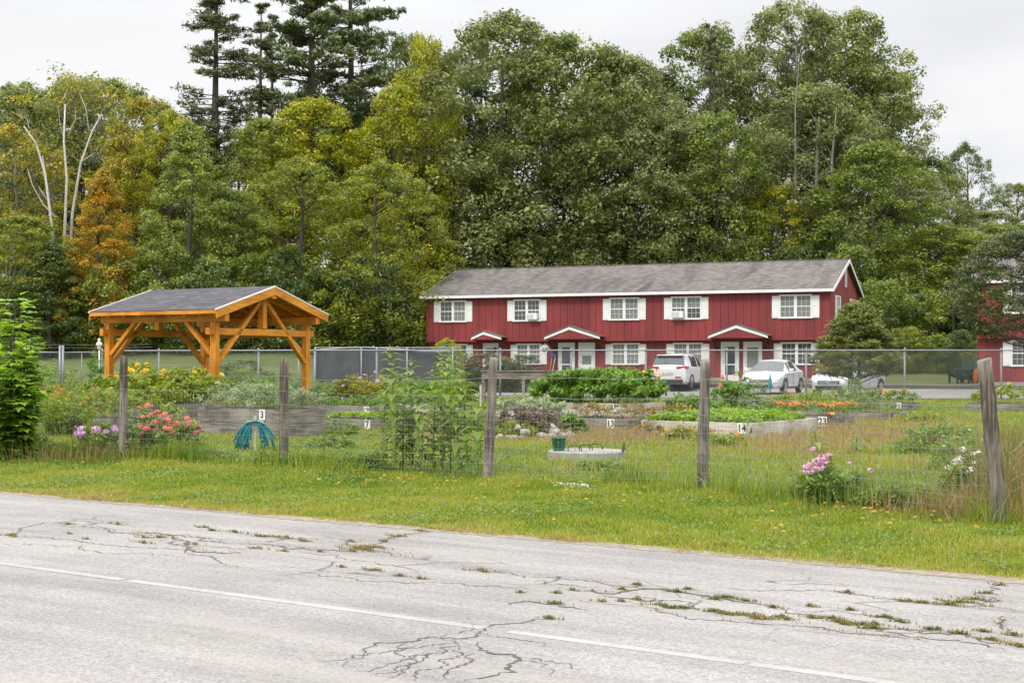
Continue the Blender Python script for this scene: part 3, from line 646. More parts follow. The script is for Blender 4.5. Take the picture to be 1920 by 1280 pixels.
def door(par, x0, x1, z0, z1, y, kind=0, wreath=False):
    fr = MB(); fr.box(x0, x0 + .09, y - .05, y + .02, z0, z1 - .09); fr.box(x1 - .09, x1, y - .05, y + .02, z0, z1 - .09); fr.box(x0, x1, y - .052, y + .02, z1 - .09, z1)
    d = MB().box(x0 + .09, x1 - .09, y - .03, y + .015, z0, z1 - .09).build('door', M['white'], par)
    fr.build('frame', M['white'], d)
    zm = z0 + (z1 - z0) * .42
    g = MB()
    if kind == 0:
        g.box(x0 + .22, x1 - .22, y - .036, y - .031, zm + .05, z1 - .25); g.box(x0 + .22, x1 - .22, y - .036, y - .031, z0 + .35, zm - .02)
    elif kind == 1: g.box(x0 + .22, x1 - .22, y - .036, y - .031, zm + .02, zm + .5)
    else: g.box(x0 + .2, x1 - .2, y - .036, y - .031, zm - .15, z1 - .3)
    g.build('storm_glass', M['curtain'] if kind else M['glass'], d)
    MB().tube([(x0 + .14, y - .07, z0 + .95), (x0 + .14, y - .07, z0 + 1.1)], .012).build('handle', M['black'], d)
def porch(par, xa, xb, ax, zb, zt, y0, y1):
    """small gabled hood: red gable, white rake boards, shingle slopes, braces"""
    p = MB()
    p.add([(xa + .1, y0 + .03, zb), (xb - .1, y0 + .03, zb), (ax, y0 + .03, zt - .07), (xa + .1, y0 + .06, zb), (xb - .1, y0 + .06, zb), (ax, y0 + .06, zt - .07)],
          [(0, 1, 2), (5, 4, 3), (0, 3, 4, 1), (1, 4, 5, 2), (2, 5, 3, 0)])
    hood = p.build('porch_gable', M['red'], par)
    r = MB(); t = .13
    for (e, s) in ((xa, -1), (xb, 1)):
        r = MB(); r.add([(e, y0, zb - .02), (e - s * .03, y0, zb + t), (ax, y0, zt + t * .2), (ax, y0, zt - t), (e, y0 + .028, zb - .02), (e - s * .03, y0 + .028, zb + t), (ax, y0 + .028, zt + t * .2), (ax, y0 + .028, zt - t)],
              [(0, 1, 2, 3), (7, 6, 5, 4), (1, 5, 6, 2), (0, 3, 7, 4), (0, 4, 5, 1)]); r.build('rake_board', M['white'], hood)
    None
    rf = MB()
    for (e, s) in ((xa - .05, -1), (xb + .05, 1)):
        rf.add([(e, y0 - .04, zb + .11), (ax, y0 - .04, zt + .07), (ax, y1, zt + .07), (e, y1, zb + .11), (e, y0 - .04, zb + .145), (ax, y0 - .04, zt + .105), (ax, y1, zt + .105), (e, y1, zb + .145)],
               [(3, 2, 1, 0), (4, 5, 6, 7), (0, 1, 5, 4), (2, 3, 7, 6), (3, 0, 4, 7)])
    rf.build('porch_roof', M['shingle'], hood, uv=lambda c, n: (c.y, c.x))
    for x in (xa + .22, xb - .22): MB().beam((x, y0 + .2, zb), (x, y1 + .38, zb - .72), .06, .09).build('brace', M['redtrim'], hood)
    MB().box(xa + .1, xb - .1, y0 + .07, y1 + .35, zb - .03, zb + .02).build('soffit', M['redtrim'], hood)
def boards(mb, x0, x1, y, z0, z1, step=.41, gap=.022):
    """vertical grooved siding facing -y: planks stand proud of a backing sheet"""
    k = x0
    while k < x1 - .02:
        e = min(k + step, x1); mb.box(k + gap / 2, e - gap / 2, y - .018, y + .002, z0, z1); k = e
def house(label, Lp, rz, Wd, Dp, base, z_mid, z_eave, z_ridge, feats):
    """origin at the ground corner Lp, x along the front (to the right), y into the depth"""
    h = empty('red_house', (Lp[0], Lp[1], 0), rz, label, 'house')
    sb = .38
    w = MB(); w.box(0.02, Wd - .02, sb + .002, Dp, base - .6, z_mid); w.box(.002, Wd - .002, .002, Dp - .0, z_mid, z_eave + .02)
    hw = Dp / 2
    w.add([(0.002, 0.002, z_eave + .021), (0.002, Dp, z_eave + .021), (.002, hw, z_ridge - .12), (.12, 0.002, z_eave + .021), (.12, Dp, z_eave + .021), (.12, hw, z_ridge - .12)], [(0, 1, 2), (5, 4, 3)])
    gx = Wd
    w.build('inner_wall', M['redtrim'], h)
    s = MB(); boards(s, .02, Wd - .02, sb, base + .25, z_mid - .03); boards(s, 0, Wd, 0, z_mid, z_eave)
    s.box(-.004, Wd + .004, -.022, .03, z_mid - .09, z_mid - .001)
    s.build('siding', M['red'], h)
    # gable end siding (right and left)
    for (gx, sg) in ((Wd, 1), (0, -1)):
        gs = MB(); k = 0; st = Dp / 24
        def ztop(y): return z_eave + (z_ridge - .1 - z_eave) * (1 - abs(y - hw) / hw)
        for k in range(24):
            a, b = k * st + .011, (k + 1) * st - .011; zb = base + .25 if a > sb else z_mid
            x0, x1 = (gx, gx + .018) if sg > 0 else (gx - .018, gx)
            za, zb2 = ztop(a), ztop(b)
            gs.add([(x0, a, zb), (x1, a, zb), (x1, b, zb), (x0, b, zb), (x0, a, za), (x1, a, za), (x1, b, zb2), (x0, b, zb2)],
                   [(0, 3, 2, 1), (4, 5, 6, 7), (0, 1, 5, 4), (1, 2, 6, 5), (2, 3, 7, 6), (3, 0, 4, 7)])
        bx = gx - .01 if sg > 0 else gx + .01
        gs.add([(bx, .05, z_eave), (bx, Dp - .05, z_eave), (bx, hw, z_ridge - .13)], [(0, 1, 2)])
        gs.build('gable_siding', M['red'], h)
    MB().box(.04, Wd - .04, sb - .012, Dp - .02, base - .8, base + .245).build('foundation', M['concrete'], h)
    # roof
    ov, og = .38, .22; sl = (z_ridge - z_eave) / (hw); ze = z_eave - ov * sl * .2 + .02
    rf = MB(); th = .07
    for (ya, yb) in ((-ov, hw), (Dp + ov, hw)):
        rf.add([(-og, ya, ze), (Wd + og, ya, ze), (Wd + og, yb, z_ridge), (-og, yb, z_ridge), (-og, ya, ze + th), (Wd + og, ya, ze + th), (Wd + og, yb, z_ridge + th), (-og, yb, z_ridge + th)],
               [(0, 3, 2, 1), (4, 5, 6, 7), (0, 1, 5, 4), (1, 2, 6, 5), (3, 0, 4, 7)] if ya < 0 else [(0, 1, 2, 3), (7, 6, 5, 4), (4, 5, 1, 0), (5, 6, 2, 1), (7, 4, 0, 3)])
    roof = rf.build('roof', M['shingle'], h, uv=lambda c, n: (c.x, c.y * 1.07))
    MB().box(-og - .01, Wd + og + .01, hw - .13, hw + .13, z_ridge + th - .035, z_ridge + th + .018).build('ridge_cap', M['shingle'], roof, uv=lambda c, n: (c.x, c.y))
    f = MB(); f.box(-og - .02, Wd + og + .02, -ov - .03, -ov - .002, ze - .10, ze + .045); f.build('fascia', M['white'], h)
    MB().box(-og, Wd + og, -ov, -.03, ze - .09, ze - .05).build('soffit', M['redtrim'], h)
    for gx in (Wd + og + .005, -og - .035):
        for (ya, yb) in ((-ov - .02, hw), (Dp + ov, hw)):
            rk = MB(); rk.add([(gx, ya, ze - .12), (gx, yb, z_ridge - .13), (gx, yb, z_ridge + .06), (gx, ya, ze + .06), (gx + .03, ya, ze - .12), (gx + .03, yb, z_ridge - .13), (gx + .03, yb, z_ridge + .06), (gx + .03, ya, ze + .06)],
                   [(0, 1, 2, 3), (7, 6, 5, 4), (0, 4, 5, 1), (2, 6, 7, 3), (0, 3, 7, 4)]); rk.build('rake_board', M['white'], h)
    lv = MB(); xx = Wd + .02; lv.box(xx, xx + .03, hw - .28, hw - .2, z_eave + .35, z_ridge - .5); lv.box(xx, xx + .03, hw + .2, hw + .28, z_eave + .35, z_ridge - .5)
    lv.box(xx, xx + .03, hw - .2, hw + .2, z_eave + .35, z_eave + .42); lv.box(xx, xx + .03, hw - .2, hw + .2, z_ridge - .57, z_ridge - .5)
    z = z_eave + .45
    while z < z_ridge - .6: lv.box(xx, xx + .02, hw - .2, hw + .2, z, z + .035); z += .075
    lv.build('louvre_vent', M['white'], h)
    return h
# house 1: corners from the photo
DL, DR = 81.75, 73.0
L1 = Vector((kx(800) * DL, DL)); R1 = Vector((kx(1557) * DR, DR)); ux = (R1 - L1).normalized(); W1 = (R1 - L1).length
def fx(px, ylocal=0, Lp=L1):
    n = Vector((-ux.y, ux.x)); o = Lp + n * ylocal; k = kx(px)
    return (k * o.y - o.x) / (ux.x - k * ux.y)
def fz(px, py, ylocal=0, Lp=L1):
    n = Vector((-ux.y, ux.x)); o = Lp + n * ylocal; Y = o.y + ux.y * fx(px, ylocal, Lp); return zpx(py, Y)
RZ = math.atan2(ux.y, ux.x)
H1 = house('long two storey red house with white shutters behind the parked cars', L1, RZ, W1, 9.3, .42, 2.72, 5.2, 7.0, None)
for n, (a, b, ac, cu) in enumerate([(825, 875, None, (0, 1)), (963, 1014, 1, (0, 0)), (1143, 1199, None, (1, 1)), (1258, 1316, -1, (2, 2)), (1461, 1523, None, (1, 1))]):
    sash_window(H1, fx(a), fx(b), 3.74, 4.98, -.02, cu, ac=ac)
for n, (a, b, cu) in enumerate([(833, 877, (0, 0)), (968, 1015, (1, 1)), (1147, 1200, (1, 1)), (1262, 1318, (1, 1)), (1464, 1524, (0, 0))]):
    sash_window(H1, fx(a, .36), fx(b, .36), 1.33, 2.52, .36, cu)
for (a, b, k) in [(906, 935, 2), (1047, 1078, 0), (1085, 1116, 1), (1352, 1386, 0), (1394, 1429, 2)]:
    door(H1, fx(a, .36), fx(b, .36), .46, 2.56, .36, k)
for (a, b, c, zt) in [(883, 940, 906, 3.15), (1020, 1125, 1067, 3.38), (1327, 1440, 1380, 3.38)]:
    yy = -.75; porch(H1, fx(a, yy), fx(b, yy), fx(c, yy), 2.74, zt, yy, -.03)
for px in (930, 1043, 1121, 1344, 1434):
    x = fx(px, .36); l = MB(); l.lathe([(.03, 0), (.07, .05), (.08, .2), (.05, .26)], (x, .22, 2.05), 10); l.box(x - .03, x + .03, .24, .36, 2.2, 2.28)
    l.build('wall_lamp', M['black'], H1, True)
for (y0, y1, z0, z1) in ((1.6, 2.6, 3.74, 4.98), (6.3, 7.3, 3.74, 4.98)):
    g = MB(); X = W1 + .02; g.box(X, X + .05, y0, y1, z0, z0 + .08); g.box(X, X + .05, y0, y1, z1 - .08, z1); g.box(X, X + .05, y0, y0 + .08, z0 + .08, z1 - .08); g.box(X, X + .05, y1 - .08, y1, z0 + .08, z1 - .08)
    g.box(X, X + .045, (y0 + y1) / 2 - .03, (y0 + y1) / 2 + .03, z0 + .08, z1 - .08); g.box(X, X + .04, y0 + .08, y1 - .08, (z0 + z1) / 2 - .02, (z0 + z1) / 2 + .02)
    w_ = g.build('window', M['white'], H1); MB().box(X, X + .01, y0 + .08, y1 - .08, z0 + .08, z1 - .08).build('pane', M['glass'], w_)
    for (a, b) in ((y0 - .34, y0 - .01), (y1 + .01, y1 + .34)): MB().box(X, X + .03, a, b, z0, z1).build('shutter', M['white'], H1)
# house 2
D2 = 66.0; n2 = Vector((-ux.y, ux.x)); LL = Vector((kx(1833) * D2, D2)) - n2 * .38
H2 = house('second red house cut off by the right edge, behind the dark cedar', LL, RZ, 20, 9.3, .33, 2.66, 5.2, 7.0, None)
for (z0, z1, y, cu) in ((3.68, 4.95, -.02, (1, 1)), (1.28, 2.5, .36, (0, 0))):
    for xx in (1.45, 7.0, 12.5): sash_window(H2, xx, xx + 1.55, z0, z1, y, cu)

# ------------------------------------------------------------------ pavilion
Ap = Vector((-7.43, 35.6)); Cp = Vector((-10.6, 37.4)); 
ax_ = (Cp - Ap).normalized()                 # along the ridge, away from the gable we see
bx_ = Vector((ax_.y, -ax_.x));                # across the gable
if bx_.x < 0: bx_ = -bx_
pzr = math.atan2(bx_.y, bx_.x)               # local x across gable, local y along ridge (to the back left)
def pav():
    bz = gz1(Ap.x, Ap.y)
    t = empty('timber_pavilion', (Ap.x, Ap.y, bz), pzr, 'open orange stained timber pavilion with grey shingle roof standing among the garden beds', 'pavilion')
    Wg, Lg = 3.68, 3.62; p = .168; zt = 2.32
    sgn = 1 if Matrix.Rotation(pzr, 2) @ Vector((0, 1)) @ ax_ > 0 else -1
    Y = lambda v: v * sgn
    def bx(x0, x1, y0, y1, z0, z1): 
        a, b = sorted((Y(y0), Y(y1))); return MB().box(x0, x1, a, b, z0, z1)
    for x in (0, Wg):
        for y in (0, Lg):
            bx(x - p / 2, x + p / 2, y - p / 2, y + p / 2, -.1, zt).build('post', M['timberz'], t, bevel=.008)
    for x in (0, Wg):                          # plates along the eaves, run past the posts
        bx(x - .085, x + .085, -.40, Lg + .22, zt + .002, zt + .20).build('plate_beam', M['timbery'], t, bevel=.008)
    for y in (0, Lg):                          # tie beams across, with through tenons
        bx(-.28, Wg + .28, y - .065, y + .065, 1.99, 2.165).build('tie_beam', M['timber'], t, bevel=.01)
        bx(Wg / 2 - .085, Wg / 2 + .085, y - .088, y + .088, 2.173, 2.95).build('king_post', M['timberz'], t, bevel=.006)
        for s in (0, 1):
            xp = p / 2 if s == 0 else Wg - p / 2; xk = Wg / 2 - .1 if s == 0 else Wg / 2 + .1
            MB().beam((xp, Y(y), 1.30), (xk, Y(y), 2.90), .11, .13, (0, 1, 0)).build('brace', M['timber'], t, bevel=.006)
    for x in (0, Wg):
        for (ya, yb) in ((p / 2, .95), (Lg - p / 2, Lg - .95)):
            MB().beam((x, Y(ya), 1.50), (x, Y(yb), zt + .02), .10, .13, (1, 0, 0)).build('brace', M['timberz'], t, bevel=.006)
        bx(x - .08, x + .08, p / 2, Lg - p / 2, 1.98, 2.14).build('side_rail', M['timbery'], t, bevel=.006) if x == Wg else None
    oy0, oy1, ox = -.40, Lg + .26, .40; zr = 3.22; zpl = zt + .36; sl = (zr - zpl) / (Wg / 2); ze = zpl - ox * sl
    bx(Wg / 2 - .09, Wg / 2 + .09, -.40, Lg + .24, 2.95, 3.13).build('ridge_beam', M['timbery'], t, bevel=.006)
    n = 9
    for k in range(n):
        y = -.3 + (Lg + .48) * k / (n - 1)
        for s in (0, 1):
            xe = -ox + .06 if s == 0 else Wg + ox - .06; xk = Wg / 2 - .02 if s == 0 else Wg / 2 + .02
            MB().beam((xe, Y(y), ze + .06 * sl - .07), (xk, Y(y), zr - .07), .07, .14, (0, 0, 1)).build('rafter', M['timber'], t)
    dk = MB(); sh = MB(); ya, yb = sorted((Y(oy0), Y(oy1)))
    for s in (0, 1):
        xe = -ox if s == 0 else Wg + ox; xk = Wg / 2
        for (mb, z0, z1, g) in ((dk, .005, .03, 0), (sh, .034, .062, .03)):
            e = xe + (-g if s == 0 else g); zz = ze - g * sl
            vs = [(e, ya - g, zz + z0), (xk, ya - g, zr + z0), (xk, yb + g, zr + z0), (e, yb + g, zz + z0), (e, ya - g, zz + z1), (xk, ya - g, zr + z1), (xk, yb + g, zr + z1), (e, yb + g, zz + z1)]
            fs = [(0, 3, 2, 1), (4, 5, 6, 7), (0, 1, 5, 4), (2, 3, 7, 6), (3, 0, 4, 7)]
            if s: fs = [f[::-1] for f in fs]
            mb.add(vs, fs)
    dk.build('roof_deck', M['underroof'], t)
    sh.build('roof_shingles', M['shingle2'], t, uv=lambda c, n: (c.y, c.x))
    for yy in (oy0 - .035, oy1 + .002):
        m = MB(); a, b = sorted((Y(yy), Y(yy + .033)))
        for s in (0, 1):
            e = -ox - .02 if s == 0 else Wg + ox + .02; vs = [(e, a, ze - .17), (Wg / 2, a, zr - .17), (Wg / 2, a, zr + .03), (e, a, ze + .02), (e, b, ze - .17), (Wg / 2, b, zr - .17), (Wg / 2, b, zr + .03), (e, b, ze + .02)]
            m.add(vs, [(0, 1, 2, 3), (7, 6, 5, 4), (0, 4, 5, 1), (2, 6, 7, 3), (0, 3, 7, 4), (1, 5, 6, 2)])
        m.build('barge_board', M['timber'], t)
        m = MB(); a, b = sorted((Y(yy - .004), Y(yy + .034)))
        for s in (0, 1):
            e = -ox - .05 if s == 0 else Wg + ox + .05; m.add([(e, a, ze + .022), (Wg / 2, a, zr + .032), (Wg / 2, a, zr + .066), (e, a, ze + .056), (e, b, ze + .022), (Wg / 2, b, zr + .032), (Wg / 2, b, zr + .066), (e, b, ze + .056)],
                  [(0, 1, 2, 3), (7, 6, 5, 4), (0, 4, 5, 1), (2, 6, 7, 3), (0, 3, 7, 4)])
        m.build('drip_edge', M['white'], t)
    for xe in (-ox - .03, Wg + ox + .002):
        bx(xe, xe + .028, oy0, oy1, ze - .06, ze + .03).build('eave_board', M['timbery'], t)
    return t
pav()

# ------------------------------------------------------------------ chain link fence (real crossing wires), posts and rail
YF = 45.0
def chain_mesh(x0, x1, z0, z1, pitch=.075, r=.0021):
    V = []; F = []; n = 0; hgt = z1 - z0
    k = x0 - hgt
    A = []
    while k < x1:
        for s in (1, -1):
            xa, xb = (k, k + hgt) if s > 0 else (k + hgt, k); za, zb = z0, z1
            # clip to x0..x1
            ts = sorted(((x0 - xa) / (xb - xa), (x1 - xa) / (xb - xa))); t0, t1 = max(0, ts[0]), min(1, ts[1])
            if t1 > t0 + .01: A.append((xa + (xb - xa) * t0, z0 + hgt * t0, xa + (xb - xa) * t1, z0 + hgt * t1, s))
        k += pitch
    A = np.array(A); m = len(A); P0 = np.stack([A[:, 0], A[:, 4] * .002, A[:, 1]], 1); P1 = np.stack([A[:, 2], A[:, 4] * .002, A[:, 3]], 1)
    d = unit(P1 - P0); up = np.array([0, 1., 0]); s = np.cross(d, up)
    offs = [s * r, -s * r * .5 + up * r * .87, -s * r * .5 - up * r * .87]
    V = np.stack([P0 + o for o in offs] + [P1 + o for o in offs], 1).reshape(-1, 3)
    i = np.arange(m)[:, None] * 6
    F = np.concatenate([i + np.array([[0, 1, 4, 3]]), i + np.array([[1, 2, 5, 4]]), i + np.array([[2, 0, 3, 5]])], 1).reshape(-1, 4)
    return V, F
def chain_fence(label, pxs, Y0, Y1, ztop, pxa, pxb, zb=.30, pr=.032):
    xa, xb = kx(pxa) * Y0, kx(pxb) * Y1; L = math.hypot(xb - xa, Y1 - Y0); rz = math.atan2(Y1 - Y0, xb - xa)
    t = empty('chain_link_fence', (xa, Y0, 0), rz, label, 'fence')
    V, F = chain_mesh(0, L, zb, ztop); npmesh('wire_mesh', V, F, M['galv'], t)
    MB().tube([(0, 0, ztop + .01), (L, 0, ztop + .01)], .021, 8).build('top_rail', M['galv'], t)
    MB().tube([(0, 0, zb - .01), (L, 0, zb - .01)], .005, 5).build('bottom_wire', M['galv'], t)
    for px in pxs:
        f = (px - pxa) / (pxb - pxa); x = L * f
        m = MB().tube([(x, .04, zb - .4), (x, .04, ztop + .03)], pr, 8); m.lathe([(pr + .008, 0), (pr + .004, .03), (.01, .06)], (x, .04, ztop + .03), 8)
        m.build('post', M['galv'], t, True)
    return t
chain_fence('long chain link fence between the garden beds and the parking lot', [590, 706, 938, 1071, 1211, 1363, 1512, 1697, 1878], YF, YF, 1.853, 590, 2040)
chain_fence('chain link fence run behind the timber pavilion', [190, 300, 487, 560], 48, 46, 1.86, 190, 588)
MB()
g_ = empty('chain_link_gate', (kx(118) * 48, 48, 0), 0, 'double chain link gate with two tall posts at the far left of the garden', 'gate')
for (xa, xb) in ((-2.3, -.14), (.02, 1.25)):
    fr = MB(); fr.tube([(xa, 0, .45), (xb, 0, .45), (xb, 0, 1.82), (xa, 0, 1.82), (xa, 0, .45)], .024, 6); fr.tube([(xa, 0, .5 if xa > 0 else 1.8), (xb, 0, 1.8 if xa < 0 else .5)][::1], .012, 6); fr.tube([((xa + xb) / 2, 0, .45), ((xa + xb) / 2, 0, 1.82)], .016, 6)
    lf = fr.build('gate_leaf', M['galv'], g_, True); V, F = chain_mesh(xa, xb, .46, 1.81); npmesh('wire_mesh', V, F, M['galv'], lf)
for x in (-.1, .0): MB().tube([(x, .0, .1), (x, 0, 2.05)], .042, 8).build('gate_post', M['galv'], g_, True)
bw = MB()
for dz in (2.0, 2.1): bw.tube([(-4, .0, dz - .02), (-2, .01, dz - .06), (0, 0, dz - .02), (1.6, 0, dz - .05), (3, 0, dz)], .006, 4)
bw.build('barbed_wire', M['galv'], g_)
# fabric screened enclosure beyond the fence
sc = empty('fabric_screen', (kx(592) * 53, 53, 0), 0, 'dark fabric screened enclosure with curved top behind the chain link', 'screen')
m = MB(); n = 26
for k in range(n):
    xa, xb = 5.2 * k / n, 5.2 * (k + 1) / n
    f = lambda x: 1.92 + .10 * math.sin(min(1, x / 3.4) * PI) - (.06 if x > 3.4 else 0); wv = lambda x: .05 * math.sin(x * 7) + (.35 * (x / 5.2) ** 2)
    m.add([(xa, wv(xa), .1), (xb, wv(xb), .1), (xb, wv(xb), f(xb)), (xa, wv(xa), f(xa)), (xa, wv(xa) + .03, .1), (xb, wv(xb) + .03, .1), (xb, wv(xb) + .03, f(xb)), (xa, wv(xa) + .03, f(xa))], [(0, 1, 2, 3), (7, 6, 5, 4), (3, 2, 6, 7)])
m.build('fabric', M['fabric'], sc)
MB().tube([(0, 0, 1.93)] + [(5.2 * k / 12, .05, 1.93 + .10 * math.sin(min(1, 5.2 * k / 12 / 3.4) * PI) - (.05 if k > 8 else 0)) for k in range(1, 13)], .03, 6).build('hoop', M['galv'], sc, True)
for x in (0, 1.7, 3.4, 5.1): MB().tube([(x, -.04, .0), (x, -.04, 2.05)], .03, 8).build('post', M['galv'], sc, True)
f2 = chain_fence('far chain link fence in front of the dark trees by the house', [700, 745, 830], 60, 60, zpx(652, 60), 592, 860, .35)

# ------------------------------------------------------------------ woven wire roadside fence
FP = [(-10.9, 25.6), (-8.35, 23.2), (-5.78, 21.2), (-3.18, 19.9), (-.32, 17.6), (2.17, 16.2), (4.5, 13.05), (6.6, 17.4), (8.9, 21.9)]
TOPPX = {2: (232, 668, 230), 3: (533, 672, 532), 4: (926, 672, 912), 5: (1322, 676, 1317), 6: (1844, 674, 1882)}
wf = empty('woven_wire_fence', (0, 0, 0), 0, 'roadside wire mesh fence on weathered round wooden posts', 'fence')
for i, (x, y) in enumerate(FP):
    h = 1.45; xt = x; xb = x
    if i in TOPPX: tpx, tpy, bpx = TOPPX[i]; h = zpx(tpy, y); xt = kx(tpx) * y; xb = kx(bpx) * y
    r = random.Random(i + 3); pts = []; rr = []; K = 14; r0 = .064
    if i == 6: r0 = .072
    mb = MB(); n = 14; vs = []; fs = []
    for k in range(K + 1):
        t = k / K; cx = xb + (xt - xb) * t + r.uniform(-.004, .004); cy = y + r.uniform(-.004, .004); rk = r0 * (1.08 - .2 * t) * (1 + r.uniform(-.03, .03))
        for j in range(n):
            a = 2 * PI * j / n; rj = rk * (1 + .05 * math.sin(j * 2.6 + i) + .025 * math.sin(j * 5.1 + k * .4)); vs.append((cx + rj * math.cos(a), cy + rj * math.sin(a), -.2 + (h + .2) * t + (.02 * math.cos(a + i) if k == K else 0)))
        if k:
            for j in range(n): j2 = (j + 1) % n; fs.append(((k - 1) * n + j, (k - 1) * n + j2, k * n + j2, k * n + j))
    fs.append(tuple(K * n + j for j in range(n)))
    p = mb.add(vs, fs).build('post', M['post'], wf, True)
    p.data.polygons[-1].use_smooth = False
HZ = [.05, .15, .25, .36, .47, .58, .69, .79, .90, 1.09, 1.30]
wm = MB(); vv = []; 
for i in range(len(FP) - 1):
    a = Vector((*FP[i], 0)); b = Vector((*FP[i + 1], 0)); L = (b - a).length; d = (b - a) / L; nrm = Vector((-d.y, d.x, 0))
    if nrm.y > 0: nrm = -nrm
    r = random.Random(i + 77); off = nrm * .072
    far = i in (6, 7)
    sag = [r.uniform(-.012, .03) for _ in HZ]; ph = [r.uniform(0, 6) for _ in HZ]
    def zz(j, s): 
        t = s / L; return HZ[j] - 4 * t * (1 - t) * sag[j] * (1 if j < 10 else 2.2) + .008 * math.sin(s * 5 + ph[j]) + (.07 * math.sin(t * PI * 1.0 + j) if far else 0)
    for j in range(len(HZ)):
        if far and j in (1, 3, 5, 7): continue
        K = int(L / .3)
        wm.tube([a + d * (L * k / K) + off + Vector((0, 0, zz(j, L * k / K))) for k in range(K + 1)], .003 if j > 8 else .0023, 4, False)
    if not far:
        s = .05
        while s < L:
            wm.tube([a + d * s + off + Vector((0, 0, zz(j, s))) for j in (0, 3, 6, 9)], .0014 if int(s / .055) % 3 else .0018, 3, False); s += .055
wm.build('wire_mesh', M['wire'], wf)

# ------------------------------------------------------------------ cars
def car(label, group, front, heading, paint, kind='sedan', basez=None):
    """x forward; lofted body with glass, lamps, grille, mirrors and wheels as parts"""
    L, Wd = (4.5, 1.84) if kind == 'suv' else (4.55, 1.80); Hh = 1.66 if kind == 'suv' else 1.47
    t = empty('parked_car', (front[0] - heading[0] * L / 2, front[1] - heading[1] * L / 2, 0), math.atan2(heading[1], heading[0]), label, 'car', group)
    t.location.z = (gz1(t.location.x, t.location.y) + .012) if basez is None else basez
    if kind == 'suv': #  x, halfwidth, z bottom, z belt, z roof, roof halfwidth
        ST = [(-2.25, .70, .42, .95, .95, .60), (-2.20, .86, .34, 1.05, 1.05, .70), (-2.10, .90, .30, 1.10, 1.16, .72), (-1.86, .92, .28, 1.12, 1.55, .66), (-1.72, .92, .27, 1.12, 1.62, .66), (-1.2, .92, .25, 1.10, 1.66, .66), (-.9, .92, .25, 1.09, 1.67, .66),
              (-.1, .92, .25, 1.06, 1.66, .66), (.0, .92, .25, 1.06, 1.655, .66), (.55, .92, .25, 1.03, 1.55, .65), (.7, .92, .25, 1.03, 1.47, .66), (1.15, .92, .26, 1.03, 1.12, .74), (1.25, .91, .26, 1.03, 1.06, .78), (1.8, .89, .27, .94, .97, .72), (2.12, .80, .28, .80, .82, .62), (2.25, .62, .35, .66, .68, .5)]
    else:
        ST = [(-2.27, .62, .40, .80, .82, .50), (-2.20, .80, .32, .96, .98, .62), (-2.0, .87, .27, 1.0, 1.05, .68), (-1.78, .89, .25, 1.0, 1.115, .68), (-1.0, .90, .23, .99, 1.40, .58), (-.86, .90, .23, .985, 1.43, .57), (-.4, .90, .23, .97, 1.475, .57),
              (.05, .90, .23, .96, 1.46, .57), (.15, .90, .23, .96, 1.45, .57), (.42, .90, .23, .95, 1.40, .58), (.52, .90, .23, .945, 1.36, .60), (1.28, .90, .24, .93, .965, .74), (1.36, .89, .24, .92, .94, .76), (1.75, .87, .25, .84, .87, .70), (2.08, .78, .26, .70, .74, .60), (2.27, .58, .33, .56, .58, .45)]
    secs = []
    for (x, w, zb, zl, zr, rw) in ST:
        has = zr - zl > .12
        secs.append([(x, 0, zb), (x, w * .86, zb), (x, w * .97, zb + .10), (x, w, (zb + zl) / 2 + .02), (x, w * .975, zl - .04), (x, w * .93 if has else w * .9, zl),
                     (x, rw + (w * .93 - rw) * .14 if has else (rw + w * .9) / 2, zl + (zr - zl) * .88 if has else (zl + zr) / 2), (x, rw * .9, zr - .005), (x, 0, zr + .025)])
    n = len(secs[0]); body = MB(); sg = MB(); fg = MB(); rg = MB(); bodyf = []; 
    def face(mb, i, j, side):
        q = [secs[i][j], secs[i][j + 1], secs[i + 1][j + 1], secs[i + 1][j]]
        q = [(a, b * side, c) for a, b, c in q]
        if side < 0: q = q[::-1]
        mb.add(q, [(3, 2, 1, 0)])
    win = {'suv': [(4, 5), (6, 7), (8, 9)], 'sedan': [(5, 6), (6, 7), (8, 9)]}[kind]
    sidewin = {'suv': [5, 6, 8, 9] , 'sedan': [5, 6, 8, 9]}[kind]
    rearg = {'suv': [2, 3], 'sedan': [3, 4]}[kind]; frontg = {'suv': [9, 10], 'sedan': [9, 10]}[kind]
    allv = MB(); idx = {}
    for i in range(len(secs) - 1):
        for j in range(n - 1):
            for s in (1, -1):
                if j == 5 and i in sidewin: face(sg, i, j, s)
                elif j >= 6 and i in (frontg + ([frontg[-1]])) : face(fg, i, j, s)
                elif j >= 6 and i in rearg: face(rg, i, j, s)
                elif j == 5 and i in rearg and kind == 'suv': face(body, i, j, s)
                else: face(body, i, j, s)
    for e, rv in ((0, 0), (len(secs) - 1, 1)):
        for j in range(n - 1):
            q = [secs[e][j], secs[e][j + 1]]; p = [(a, -b, c) for a, b, c in q]
            f = [q[0], q[1], p[1], p[0]]; body.add(f if rv else f[::-1], [(0, 1, 2, 3)])
    b = body.build('body', paint, t, True)
    import bmesh
    for ob in [b]:
        bm = bmesh.new(); bm.from_mesh(ob.data); bmesh.ops.remove_doubles(bm, verts=bm.verts, dist=.0005); bm.to_mesh(ob.data); bm.free()
        for p in ob.data.polygons: p.use_smooth = True
        md = ob.modifiers.new('split', 'EDGE_SPLIT'); md.split_angle = math.radians(32)
    for sgn_ in (1, -1):
        w_ = MB()
        for f in sg.f:
            if sg.v[f[0]][1] * sgn_ > 0: w_.add([sg.v[i] for i in f], [(0, 1, 2, 3)])
        w_.build('side_window', M['carglass'], t)
    fg.build('windscreen', M['carglass'], t); rg.build('rear_window', M['carglass'], t)
